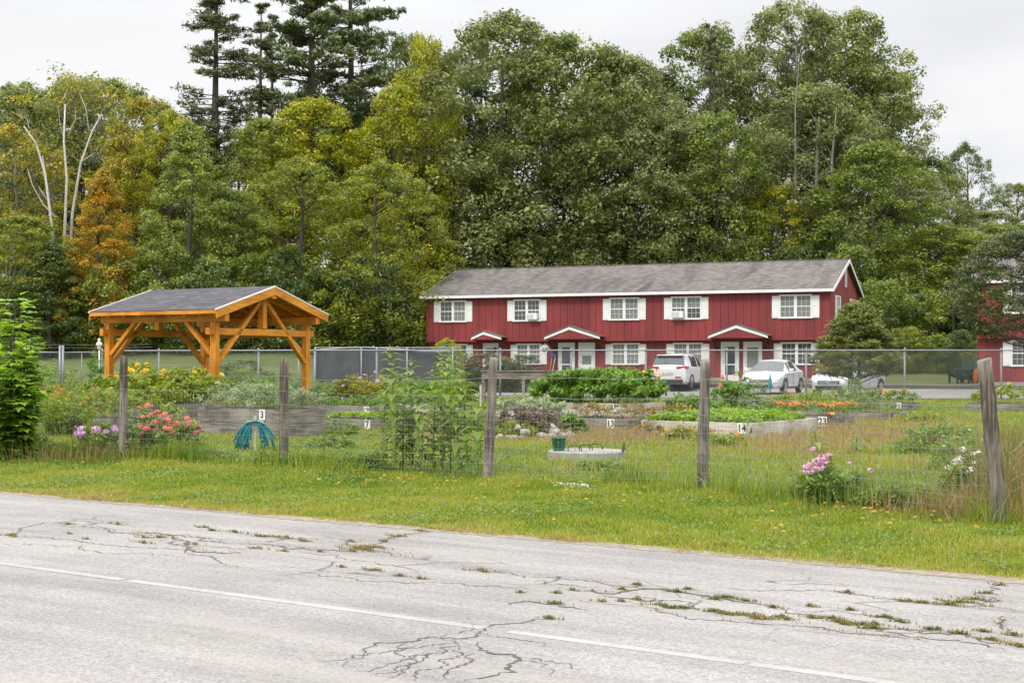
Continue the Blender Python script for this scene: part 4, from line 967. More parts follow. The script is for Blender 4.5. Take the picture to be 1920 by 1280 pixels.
    # wheels
    for x in (-1.35, 1.38):
        for s in (1, -1):
            y = s * .80; R0 = .34 if kind == 'suv' else .32; w = MB()
            w.lathe([(R0 - .06, -.1), (R0, -.08), (R0, .08), (R0 - .06, .1)], (x, y, R0), 24, 'y')
            wo = w.build('wheel', M['rubber'], t, True)
            rm = MB(); rm.lathe([(R0 - .10, 0), (R0 - .09, .012)], (x, y + s * .1, R0), 20, 'y')
            for k in range(5):
                a = 2 * PI * k / 5 + .3; rm.beam((x, y + s * .118, R0), (x + math.cos(a) * (R0 - .1), y + s * .118, R0 + math.sin(a) * (R0 - .1)), .055, .02, (0, 1, 0))
            rm.build('rim', M['rim'], wo)
            ar = MB(); K = 14; vs = []; 
            for k in range(K + 1):
                a = PI * k / K; vs += [(x + math.cos(a) * (R0 + .07), s * .925, R0 + math.sin(a) * (R0 + .07)), (x + math.cos(a) * (R0 - .04), s * .925, R0 + math.sin(a) * (R0 - .04)), (x + math.cos(a) * (R0 + .07), s * .86, R0 + math.sin(a) * (R0 + .07)), (x + math.cos(a) * (R0 - .04), s * .86, R0 + math.sin(a) * (R0 - .04))]
            fs = [(4 * k, 4 * k + 1, 4 * k + 5, 4 * k + 4) for k in range(K)] + [(4 * k, 4 * k + 2, 4 * k + 6, 4 * k + 4) for k in range(K)]
            ar.add(vs, fs).build('wheel_arch', M['black'], t)
    # side trim, bumpers
    bl = MB(); 
    for s in (1, -1): bl.box(-1.0, 1.0, s * .9 - .03, s * .9 + .03, .24, .34 if kind == 'suv' else .28)
    bl.build('sill', M['black'], t)
    if kind == 'suv':
        MB().box(-2.29, -2.15, -.72, .72, .32, .50).build('rear_bumper_trim', M['black'], t, bevel=.03)
        for s in (1, -1):
            m = MB(); m.add([(-2.262, s * .40, .98), (-2.262, s * .42, 1.09), (-2.18, s * .86, 1.13), (-1.90, s * .925, 1.10), (-1.95, s * .935, 1.02), (-2.2, s * .885, .97)], [(0, 1, 2, 5), (2, 3, 4, 5)] if s < 0 else [(5, 2, 1, 0), (5, 4, 3, 2)])
            m.build('tail_light', M['redlight'], t)
            MB().box(-2.275, -2.2, s * .5 - .14, s * .5 + .14, .56, .63).build('reflector', M['redlight'], t)
        MB().box(-2.278, -2.2, -.26, .26, .70, .84).build('number_plate', M['carsilver'], t)
        MB().tube([(-2.1, 0, 1.40), (-2.14, .25, 1.22)], .012).build('rear_wiper', M['black'], t)
        sp = MB().box(-1.98, -1.7, -.62, .62, 1.60, 1.645); sp.build('spoiler', paint, t, bevel=.015)
        for s in (1, -1): MB().tube([(-1.6, s * .6, 1.68), (-1.5, s * .6, 1.73), (.1, s * .6, 1.72), (.25, s * .6, 1.67)], .015).build('roof_rail', M['black'], t)
    else:
        for s in (1, -1):
            m = MB(); m.add([(2.235, s * .34, .63), (2.17, s * .42, .72), (1.86, s * .80, .83), (1.62, s * .885, .82), (1.75, s * .885, .72), (2.1, s * .76, .62)], [(0, 1, 2, 5), (2, 3, 4, 5)] if s > 0 else [(5, 2, 1, 0), (5, 4, 3, 2)])
            m.v = [(a + .02, b * 1.01, c + .015) for a, b, c in m.v]
            m.build('headlight', M['lens'], t)
            MB().lathe([(.06, 0), (.05, .02)], (2.16, s * .62, .38), 12, 'x').build('fog_lamp', M['lens'], t)
        g = MB()
        for k in range(4): g.box(2.255, 2.30, -.44 + .03 * k, .44 - .03 * k, .61 - .035 * k, .628 - .035 * k)
        g.build('grille', M['rim'], t); MB().box(2.2, 2.285, -.45, .45, .49, .64).build('grille_backing', M['black'], t, bevel=.01)
        MB().box(2.2, 2.30, -.55, .55, .30, .44).build('lower_intake', M['black'], t, bevel=.03)
        if paint is M['carwhite']:
            e = MB(); e.box(2.30, 2.315, -.085, .085, .555, .585); e.box(2.30, 2.314, -.03, .03, .535, .605); e.build('emblem', M['yellowp'], t)
        else: MB().lathe([(.07, 0), (.06, .012)], (2.285, 0, .59), 16, 'x').build('emblem', M['rim'], t)
        for s in (1, -1): MB().box(-2.3, -2.0, s * .72 - .16, s * .72 + .16, .78, .9).build('tail_light', M['redlight'], t)
    for s in (1, -1):
        m = MB().box(.62 if kind == 'sedan' else .72, .84 if kind == 'sedan' else .94, s * 1.0 - .09, s * 1.0 + .09, .97 if kind == 'sedan' else 1.08, 1.10 if kind == 'sedan' else 1.22)
        m.build('mirror', paint, t, bevel=.03)
    hl = MB()
    for s in (1, -1):
        for x in (-.55, .42): hl.box(x - .1, x + .1, s * .905 - .012, s * .905 + .012, .80, .83)
    hl.build('door_handle', M['rim'], t)
    dl = MB()
    for s in (1, -1):
        for x in (-1.05, .02, 1.02): dl.box(x - .006, x + .006, s * .901 - .004, s * .901 + .004 + (.022 if kind == 'suv' else .002), .36, .9)
    dl.build('door_gap', M['black'], t)
    wp = MB().box(.0, .0, 0, 0, 0, 0)
    return t
hd = (.3816, .9245)
sx_, sy_ = at(1252, 66.3)
car('white hatchback SUV parked nose-in, red tail lights towards the garden', 'cars parked in front of the long house', (sx_ + hd[0] * 4.5, sy_ + hd[1] * 4.5), hd, M['carwhite'], 'suv')
x_, y_ = at(1424, 60.3); car('white sedan facing the fence, gold emblem on its grille', 'cars parked in front of the long house', (x_, y_), (-.42, -.907), M['carwhite'])
x_, y_ = at(1553, 56.5); car('silver sedan facing the fence, half hidden by the cedar tree', 'cars parked in front of the long house', (x_, y_), (-.55, -.835), M['carsilver'])

# ------------------------------------------------------------------ garden beds
BV = (.58, .8146); BU = (-.8146, .58); BRZ = math.atan2(BV[1], BV[0])
NUM = {}
def numplate(par, txt, x, y, z, face, size=.15):
    pl = MB()
    w, h = size * (.95 if len(txt) < 2 else 1.15), size * 1.25
    # sits on the face that looks towards -x (face='x') or -y
    if face == 'x': pl.box(x - .012, x, y - w / 2, y + w / 2, z - h / 2, z + h / 2)
    else: pl.box(x - w / 2, x + w / 2, y - .012, y, z - h / 2, z + h / 2)
    p = pl.build('number_plate', M['white'], par)
    cu = bpy.data.curves.new('numeral', 'FONT'); cu.body = txt; cu.size = size * 1.15; cu.align_x = 'CENTER'; cu.align_y = 'CENTER'; cu.extrude = .001; cu.offset = .004
    tmp = bpy.data.objects.new('numeral_source', cu); me = bpy.data.meshes.new_from_object(tmp); bpy.data.objects.remove(tmp)
    me.materials.clear(); me.materials.append(M['black'])
    o = link('numeral', me, p)
    if face == 'x': o.location = (x - .0145, y, z); o.rotation_euler = (PI / 2, 0, -PI / 2)
    else: o.location = (x, y - .0145, z); o.rotation_euler = (PI / 2, 0, 0)
    return p
BEDS = {}
def bed(key, px, py, ul, vl, h, label, num=None, light=False, tiers=2, numpos=None):
    x, y = gp(px, py); b = gz1(x, y) - .03; 
    t = empty('garden_bed', (x, y, b), BRZ, label, 'garden bed', 'raised wooden garden beds')
    mx, my = (M['bedlight'], M['bedlighty']) if light else (M['bedx'], M['bedxy'])
    th = .045; hh = h + .03; r = random.Random(hash(key) % 1000 if not isinstance(key, int) else key)
    for k in range(tiers):
        z0, z1 = hh * k / tiers + (.003 if k else -.08), hh * (k + 1) / tiers - .002; j = r.uniform(-.006, .006)
        MB().box(j, th + j, 0, ul, z0, z1).build('side_board', my, t, bevel=.004)
        MB().box(vl - th + j, vl + j, 0, ul, z0, z1).build('side_board', my, t, bevel=.004)
        MB().box(th + j + .002, vl - th + j - .002, j * .7, th + j * .7, z0, z1).build('side_board', mx, t, bevel=.004)
        MB().box(th + j + .002, vl - th + j - .002, ul - th, ul, z0, z1).build('side_board', mx, t, bevel=.004)
    MB().box(th + .01, vl - th - .01, th + .01, ul - th - .01, hh - .2, hh - .05).build('soil', M['soil'], t)
    for (cx, cy) in ((th + .06, th + .06), (vl - th - .06, ul - th - .06), (th + .06, ul - th - .06)):
        MB().box(cx - .04, cx + .04, cy - .04, cy + .04, 0, hh + .02).build('corner_post', M['bedx'], t)
    if num:
        f, pos = numpos; numplate(t, num, -.013 if f == 'x' else pos, pos if f == 'x' else -.013, hh - .13, f, .15)
    BEDS[key] = (x, y, b + hh, ul, vl, h)
    return t
def bpt(key, u, v):
    x, y, z, ul, vl, h = BEDS[key]; return x + BU[0] * u + BV[0] * v, y + BU[1] * u + BV[1] * v, z
def uat(px, key):                       # distance along the near long side seen at a photo column
    x, y = BEDS[key][:2]; k = kx(px); return (x - k * y) / (k * BU[1] - BU[0])
bed(3, 535, 820, 2.45, 1.15, .53, 'tall weathered bed numbered 3 with a grey green herb thicket', None, tiers=2)
bed(7, 712, 807, 2.0, 1.2, .22, 'low dark bed numbered 7 beside the tall weeds', None, tiers=1)
bed(19, 702, 782, 2.4, 1.2, .26, 'low bed numbered 19 just behind the bed numbered 7', None, tiers=1)
bed(20, 645, 764, 2.2, 1.2, .28, 'pale plank bed right of the pavilion posts', None, tiers=1)
bed(31, 815, 775, 1.6, 1.1, .22, 'small grey bed hidden behind the tall weeds', None, tiers=1, light=True)
bed(32, 1066, 776, 2.0, 1.5, .24, 'grey plank bed behind the purple leaved plants', None, tiers=1)
bed(33, 1012, 792, 1.6, 1.6, .24, 'pale plank bed right behind the green bucket', None, tiers=1, light=True)
bed(21, 1172, 783, 2.6, 2.0, .34, 'pale bed numbered 21 holding a big dark green bush', None, tiers=2, light=True)
bed(13, 1178, 808, 1.8, 1.55, .24, 'low grey bed numbered 13 with drying plants', None, tiers=1)
bed(14, 1410, 824, 2.4, 2.98, .31, 'pale board bed numbered 14 filled with bright green leaves', None, tiers=2, light=True)
bed(23, 1566, 802, 2.2, 1.1, .24, 'grey bed numbered 23 with orange marigolds and tomatoes', None, tiers=1)
bed(24, 1669, 789, 2.4, 1.2, .18, 'low bed of split boards right of the marigolds', None, tiers=1)
bed(30, 1700, 770, 1.5, 1.0, .22, 'small grey bed with a single mound of marigolds', None, tiers=1)
bed(2, 232, 812, 2.4, 1.2, .28, 'weathered bed numbered 2 by the maple sapling', None, tiers=1)
bed(34, 262, 792, 1.4, 2.6, .40, 'grey bed with sunflowers under the pavilion edge', None, tiers=2)
bed(35, 228, 768, 2.4, 1.2, .22, 'low dark bed with nasturtiums left of the pavilion', None, tiers=1)
bed(36, 640, 744, 2.2, 1.2, .22, 'far bed close to the chain link fence', None, tiers=1)
bed(37, 1925, 772, 1.6, 1.2, .2, 'bed at the right edge with yellow flowers', None, tiers=1)
roots = {k.get('label'): k for k in bpy.data.objects if k.get('label')}
def setnum(key, txt, px, size=.15):
    lab = [o for o in bpy.data.objects if o.name.startswith('garden_bed') and abs(o.location.x - BEDS[key][0]) < 1e-4 and abs(o.location.y - BEDS[key][1]) < 1e-4][0]
    u = uat(px, key); hh = BEDS[key][5] + .03
    numplate(lab, txt, -.013, u, hh - size * .62 - .005, 'x', size)
setnum(3, '3', 493, .165); setnum(7, '7', 690, .16); setnum(19, '19', 688, .14); setnum(20, '2', 641, .12); setnum(21, '21', 1151, .15)
setnum(13, '13', 1146, .15); setnum(14, '14', 1392, .16); setnum(23, '23', 1543, .17); setnum(2, '2', 140, .16); setnum(30, '3', 1686, .13)

# raised planter table in front of the chain link
x_, y_ = at(903, 43.6); pt = empty('planter_table', (x_, y_, gz1(x_, y_)), -.02, 'grey wooden planter table on legs before the chain link fence', 'planter')
MB().box(0, 2.62, 0, .03, .70, .92).build('trough', M['bedx'], pt); MB().box(0, 2.62, .75, .78, .70, .92).build('trough', M['bedx'], pt)
MB().box(0.002, .03, .032, .748, .70, .92).build('trough', M['bedxy'], pt); MB().box(2.59, 2.618, .032, .748, .70, .92).build('trough', M['bedxy'], pt)
MB().box(-.03, 2.65, -.035, .815, .922, .95).build('rim_board', M['bedx'], pt); MB().box(.03, 2.59, .03, .75, .72, .78).build('soil', M['soil'], pt)
for x in (.05, 1.28, 2.0, 2.57):
    for y in (-.04, .82): MB().box(x - .045, x + .045, y - .03, y + .03, 0, .70).build('leg', M['bedx'], pt)
MB().box(.1, 2.5, .01, .05, .12, .2).build('stretcher', M['bedx'], pt)

# ------------------------------------------------------------------ small things
x_, y_ = gp(478, 846); hs = empty('garden_hose', (x_, y_, 0), .1, 'teal garden hose looped in a bundle over a wooden stake', 'hose')
r = random.Random(4); m = MB()
for k in range(22):
    a, b = r.uniform(.05, .2), r.uniform(.10, .22); drop = r.uniform(.26, .5); of = r.uniform(-.05, .05); sp = r.uniform(1.0, 2.2); pts = []
    for j in range(15):
        th = PI * j / 14; pts.append((math.cos(th) * a * (1 + .5 * (1 - math.sin(th)) * sp), of + r.uniform(-.008, .008), .50 - drop * (1 - math.sin(th)) ** 1.4 + r.uniform(-.006, .006) + .01 * (k % 3)))
    m.tube(pts, .0105, 6)
    m.tube([pts[-1], (pts[-1][0] * .97 - .01, of + .05, pts[-1][2] - .04), (pts[-1][0] * .8, of + .06, pts[-1][2] + .03), (pts[-1][0] * .6, of + .05, .38)], .0105, 6)
m.build('coil', M['hose'], hs, True)
MB().box(-.02, .02, -.0, .04, -.05, .60).build('stake', M['bedlight'], hs)
MB().box(-.14, .14, -.03, -.002, .46, .52).build('hanger', M['bedlight'], hs)

x_, y_ = gp(1102, 862); lid = empty('well_lid', (x_, y_ + .3, 0), 0, 'round concrete lid with wire handles in the grass', 'lid')
m = MB(); m.lathe([(.60, -.05), (.61, .02), (.605, .115), (.585, .13), (.02, .135)], (0, 0, 0), 40); m.build('slab', M['concrete'], lid)
for (x, y, rz) in ((-.2, -.32, .1), (.15, .1, 0), (-.02, -.1, .3)):
    MB().tube([(x - .10, y, .12), (x - .1, y, .19), (x - .05, y + .01, .22), (x + .05, y + .02, .22), (x + .1, y, .18), (x + .1, y, .12)], .008, 6).build('handle', M['black'], lid, True)
lx, ly = lid.location.x, lid.location.y
bk = empty('bucket', (kx(1048) * (ly - .1), ly - .1, .13), 0, 'empty green plastic bucket on the round concrete lid', 'bucket')
m = MB(); m.lathe([(.085, 0), (.09, .01), (.112, .19), (.122, .192), (.124, .215), (.108, .215), (.088, .02), (.01, .018)], (0, 0, 0), 28); m.build('pail', M['bucket'], bk, True)
m = MB(); m.tube([(-.115, 0, .2), (-.1, -.06, .17), (0, -.12, .13), (.1, -.06, .17), (.115, 0, .2)], .003, 5); m.build('handle', M['galv'], bk, True)
def rockmesh(r, s):
    import bmesh
    bm = bmesh.new(); bmesh.ops.create_icosphere(bm, subdivisions=2, radius=s)
    a = [r.uniform(-1, 1) for _ in range(9)]; cuts = [(Vector((r.uniform(-1, 1), r.uniform(-1, 1), r.uniform(-.4, 1))).normalized(), r.uniform(.6, .85) * s) for _ in range(7)]
    for v in bm.verts:
        v.co.x *= 1 + .3 * a[0]; v.co.y *= 1 + .25 * a[1]; v.co.z *= .72 + .2 * a[2]
        for n, d in cuts:
            e = v.co.dot(n) - d
            if e > 0: v.co -= n * e
    me = bpy.data.meshes.new('rock'); bm.to_mesh(me); bm.free(); me.materials.append(M['rock']); return me
RM = [rockmesh(random.Random(k), .1) for k in range(6)]
r = random.Random(9)
for (px, py, n, sprd, grp, lab) in ((972, 824, 9, .28, 'stones at the foot of the purple plants', 'small field stone in the pile below the purple leaved plants'), (1050, 822, 15, .30, 'stones heaped behind the green bucket', 'field stone in the heap just behind the green bucket')):
    cx, cy = gp(px, py)
    for k in range(n):
        a = r.uniform(0, 2 * PI); d = sprd * math.sqrt(r.random()); lv = k % 3 if d < sprd * .6 else 0
        o = link('rock', RM[k % 6]); o.location = (cx + math.cos(a) * d * 1.3, cy + math.sin(a) * d, gz1(cx, cy) + .05 + lv * .09); s = r.uniform(.5, 1.15); o.scale = (s, s, s); o.rotation_euler = (r.uniform(0, .6), r.uniform(0, .6), r.uniform(0, 6))
        tag(o, lab, 'stone', grp)
# strip of torn white sheeting and pale gravel along the fence foot
def patch(name, a, b, w, mat, label, catn, hgt=.05, seed=0, kind=None):
    g = np.random.default_rng(seed); A = np.array(gp(*a)); B = np.array(gp(*b)); L = np.linalg.norm(B - A); d = (B - A) / L; nrm = np.array([-d[1], d[0]])
    nx, ny = max(6, int(L / .035)), 9; V = []; 
    for i in range(nx + 1):
        t = i / nx; ww = w * (.35 + .65 * math.sin(PI * min(1, max(0, t * 1.0))) ** .5) * (.7 + .6 * g.random())
        for j in range(ny + 1):
            u = j / ny * 2 - 1; p = A + d * (L * t) + nrm * (u * ww / 2); V.append((p[0], p[1], .004 + hgt * (1 - u * u) * (.4 + .9 * g.random())))
    i = np.arange(nx)[:, None] * (ny + 1) + np.arange(ny)[None, :]
    F = np.stack([i, i + ny + 1, i + ny + 2, i + 1], -1).reshape(-1, 4)
    o = npmesh(name, np.array(V), F, mat); return tag(o, label, catn, kind=kind)
patch('ground_sheeting', (935, 905), (1000, 908), .14, M['sheet'], 'crumpled white sheeting at the foot of the middle fence post', 'sheeting', .07, 1)
patch('ground_sheeting', (985, 905), (1105, 920), .22, M['gravel'], 'strip of pale gravel spilling along the fence foot', 'gravel', .06, 2)
patch('ground_sheeting', (830, 902), (872, 899), .09, M['sheet'], 'scrap of white sheeting below the tall weeds', 'sheeting', .05, 3)
patch('ground_sheeting', (710, 893), (748, 890), .08, M['sheet'], 'small scrap of white sheeting left of the tall weeds', 'sheeting', .04, 4)
patch('ground_sheeting', (1378, 940), (1432, 938), .16, M['gravel'], 'patch of pale stones in the grass right of the fence post', 'gravel', .04, 5)
patch('ground_sheeting', (1455, 944), (1475, 946), .12, M['gravel'], 'smaller patch of pale stones under the pink phlox', 'gravel', .04, 6)

# adirondack chairs, brooms, hanging basket, stakes, ornament
def chair(loc, rz, label):
    t = empty('garden_chair', loc, rz, label, 'chair', 'green slatted garden chairs')
    for x in (-.24, .24):
        MB().beam((x, -.32, .36), (x, .42, .14), .03, .11, (0, 0, 1)).build('seat_rail', M['greenplastic'], t)
        MB().box(x * 1.2 - .02, x * 1.2 + .02, -.36, -.27, 0, .56).build('leg', M['greenplastic'], t); MB().beam((x * 1.2, .30, 0), (x * 1.15, .22, .56), .04, .08).build('leg', M['greenplastic'], t)
        MB().box(x * 1.25 - .07, x * 1.25 + .07, -.42, .30, .56, .59).build('arm', M['greenplastic'], t, bevel=.01)
    s = MB()
    for k in range(7): y = -.36 + k * .095; s.beam((-.26, y, .425 - k * .028), (.26, y, .425 - k * .028), .08, .02)
    s.build('seat', M['greenplastic'], t)
    b = MB()
    for k in range(6):
        x = -.225 + k * .09; h = .95 + .10 * math.cos((k - 2.5) * .5); b.beam((x, .24, .22), (x * 1.25, .24 + (h - .22) * .42, h), .075, .018, (0, 1, 0))
    b.box(-.27, .27, .34, .37, .50, .56); b.build('backrest', M['greenplastic'], t)
for (px, Yc, rz, lab) in ((1799, 69.5, -.9, 'dark green slatted garden chair on the left, in front of the right hand house'), (1824, 70.3, -.75, 'dark green slatted garden chair next to the house corner, right of its twin')):
    x_, y_ = at(px, Yc); chair((x_, y_, gz1(x_, y_) + .01), rz + PI / 5, lab)
for o in [k for k in bpy.data.objects if k.name.startswith('garden_chair')]: o.rotation_euler.z = -1.25 if o.name == 'garden_chair' else -1.05; o.scale = (1.1, 1.1, 1.1)
x_, y_ = at(1829, 69.0); m = MB(); m.lathe([(.34, -.02), (.35, 0), (.34, .02)], (0, 0, .36), 24, 'x'); o = m.build('round_table_top', M['orange']); o.location = (x_, y_, gz1(x_, y_)); tag(o, 'orange round disc leaning beside the green chairs', 'disc')
n_ = Vector((-ux.y, ux.x))
for (px, mat, lab, h, dx) in ((1031, 'yellowp', 'yellow handled broom leaning on the red wall', 1.35, .1), (1035, 'bluep', 'blue headed broom with white handle leaning on the red wall', 1.3, .16)):
    xl = fx(px, .2); p = L1 + ux * xl + n_ * .08
    t = empty('broom', (p.x, p.y, .45), RZ, lab, 'broom')
    MB().tube([(0, -.1, .0), (dx, .2, h)], .022, 6).build('handle', M[mat] if mat == 'yellowp' else M['white'], t)
    MB().box(dx - .1, dx + .1, .17, .24, h - .02, h + .16).build('brush', M['bluep'], t, bevel=.02)
xl = fx(1021, -.7); p = L1 + ux * xl + n_ * -.72
hb = empty('hanging_basket', (p.x, p.y, 2.18), 0, 'hanging flower basket under the middle porch hood', 'flower basket')
m = MB(); m.lathe([(.08, -.12), (.16, -.05), (.19, .04)], (0, 0, 0), 16); m.build('basket', M['drystem'], hb, True)
MB().tube([(-.17, 0, .03), (0, 0, .52), (.17, 0, .03)], .006, 4).build('hanger', M['black'], hb)
V, F, T = clump_leaves(np.array([[0, 0, .1], [.15, 0, .02], [-.15, 0, .0], [.05, -.1, -.15]]), np.array([.24, .2, .2, .2]), 90, .07, G, .9); npmesh('flowers', V, F, LM['whitef'], hb, tint=T)
for (px, py, h, rz, lab) in ((256, 790, .62, .1, 'short pale stake leaning by the zinnia flowers'), (901, 772, .5, 0, 'short pale stake left of the leaning fence post')):
    x_, y_ = gp(px, py); o = MB().beam((0, 0, -.05), (rz * .4, .03, h), .05, .04).build('garden_stake', M['bedlight'] if px > 500 else M['post']); o.location = (x_, y_, gz1(x_, y_) + (.2)); tag(o, lab, 'stake')
x_, y_ = at(186, 44); o = MB(); o.tube([(0, 0, 0), (0, 0, 1.62)], .02, 8); o.lathe([(.03, 1.60), (.07, 1.64), (.05, 1.70), (.10, 1.74), (.08, 1.80), (.03, 1.86), (.05, 1.90), (.01, 1.95)], (0, 0, 0), 14)
o = o.build('garden_ornament', M['white'], None, True); o.location = (x_, y_, gz1(x_, y_)); tag(o, 'small white finial on a rod behind the left pavilion post', 'ornament')
# red covers over something stored behind the hedge by the house
for (px, w, lab) in ((903, .8, 'red curved plastic cover left of its pair behind the hedge'), (944, .42, 'smaller red curved plastic cover behind the hedge')):
    x_, y_ = at(px, 69.5); m = MB(); K = 14
    for k in range(K):
        a, b = PI * k / K, PI * (k + 1) / K
        q = [(-math.cos(a) * w, 0, .5 * math.sin(a)), (-math.cos(b) * w, 0, .5 * math.sin(b))]
        m.add([q[0], q[1], (q[1][0], .9, q[1][2]), (q[0][0], .9, q[0][2]), (q[0][0] * .86, 0, q[0][2] * .8), (q[1][0] * .86, 0, q[1][2] * .8)], [(0, 1, 2, 3), (0, 4, 5, 1)])
    o = m.build('play_tunnel', M['redplastic']); o.location = (x_, y_, zpx(668, 69.5) - .5); tag(o, lab, 'cover')
    MB().box(-w, w, .1, .8, -.9, 0).build('base', M['black'], o)
bt = empty('bottle_feeder', (*gp(1444, 800), .1), 0, 'blue bottle on a rod among the plants before the white sedan', 'bottle')
bt.location = (kx(1444) * 38, 38, gz1(7, 38))
MB().tube([(0, 0, 0), (0, 0, .55)], .012, 6).build('rod', M['black'], bt); MB().lathe([(.045, .55), (.05, .58), (.05, .78), (.02, .86), (.02, .95)], (0, 0, 0), 14).build('bottle', M['hose'], bt, True)

# ------------------------------------------------------------------ trees
proto_broad('broad1', 1, base=.06, nclump=290, nleaf=200, leaf=.215, cr=(.7, 1.4), Rw=6)
proto_broad('broad2', 2, base=.05, prof=prof_tall, nclump=300, nleaf=195, leaf=.215, cr=(.7, 1.35))
proto_broad('broad3', 3, base=.2, nclump=280, nleaf=195, leaf=.215, cr=(.7, 1.35), Rw=6.5)
proto_broad('airy', 4, base=.30, nclump=210, nleaf=160, leaf=.21, cr=(.6, 1.2), limbs=40)
proto_broad('cone', 5, base=.04, prof=prof_cone, nclump=300, nleaf=170, cr=(.55, 1.15), flat=.7, leaf=.20)
proto_broad('birchy', 6, base=.10, prof=prof_tall, nclump=240, nleaf=165, cr=(.5, 1.1), flat=.8, leaf=.18, Rw=5)
proto_broad('low', 8, H=8, Rw=4, base=.0, nclump=110, nleaf=170, leaf=.22, cr=(.6, 1.2), limbs=12)
proto_pine('pine', 21, whorls=30, arms=6, nn=95, padr=(.4, .9), Rw=5.5, pad_flat=.5, sparse=.3); proto_pine('hemlock', 22, H=24, Rw=4.2, start=.12, whorls=44, droop=.1, needle=.22, nn=60, padr=(.35, .75), sparse=.25, arms=6, pad_flat=.7)
proto_pine('thinpine', 23, H=24, Rw=1.9, start=.3, pad_flat=.6, whorls=26, droop=.1, needle=.26, nn=60, padr=(.25, .6), sparse=.3, arms=4)
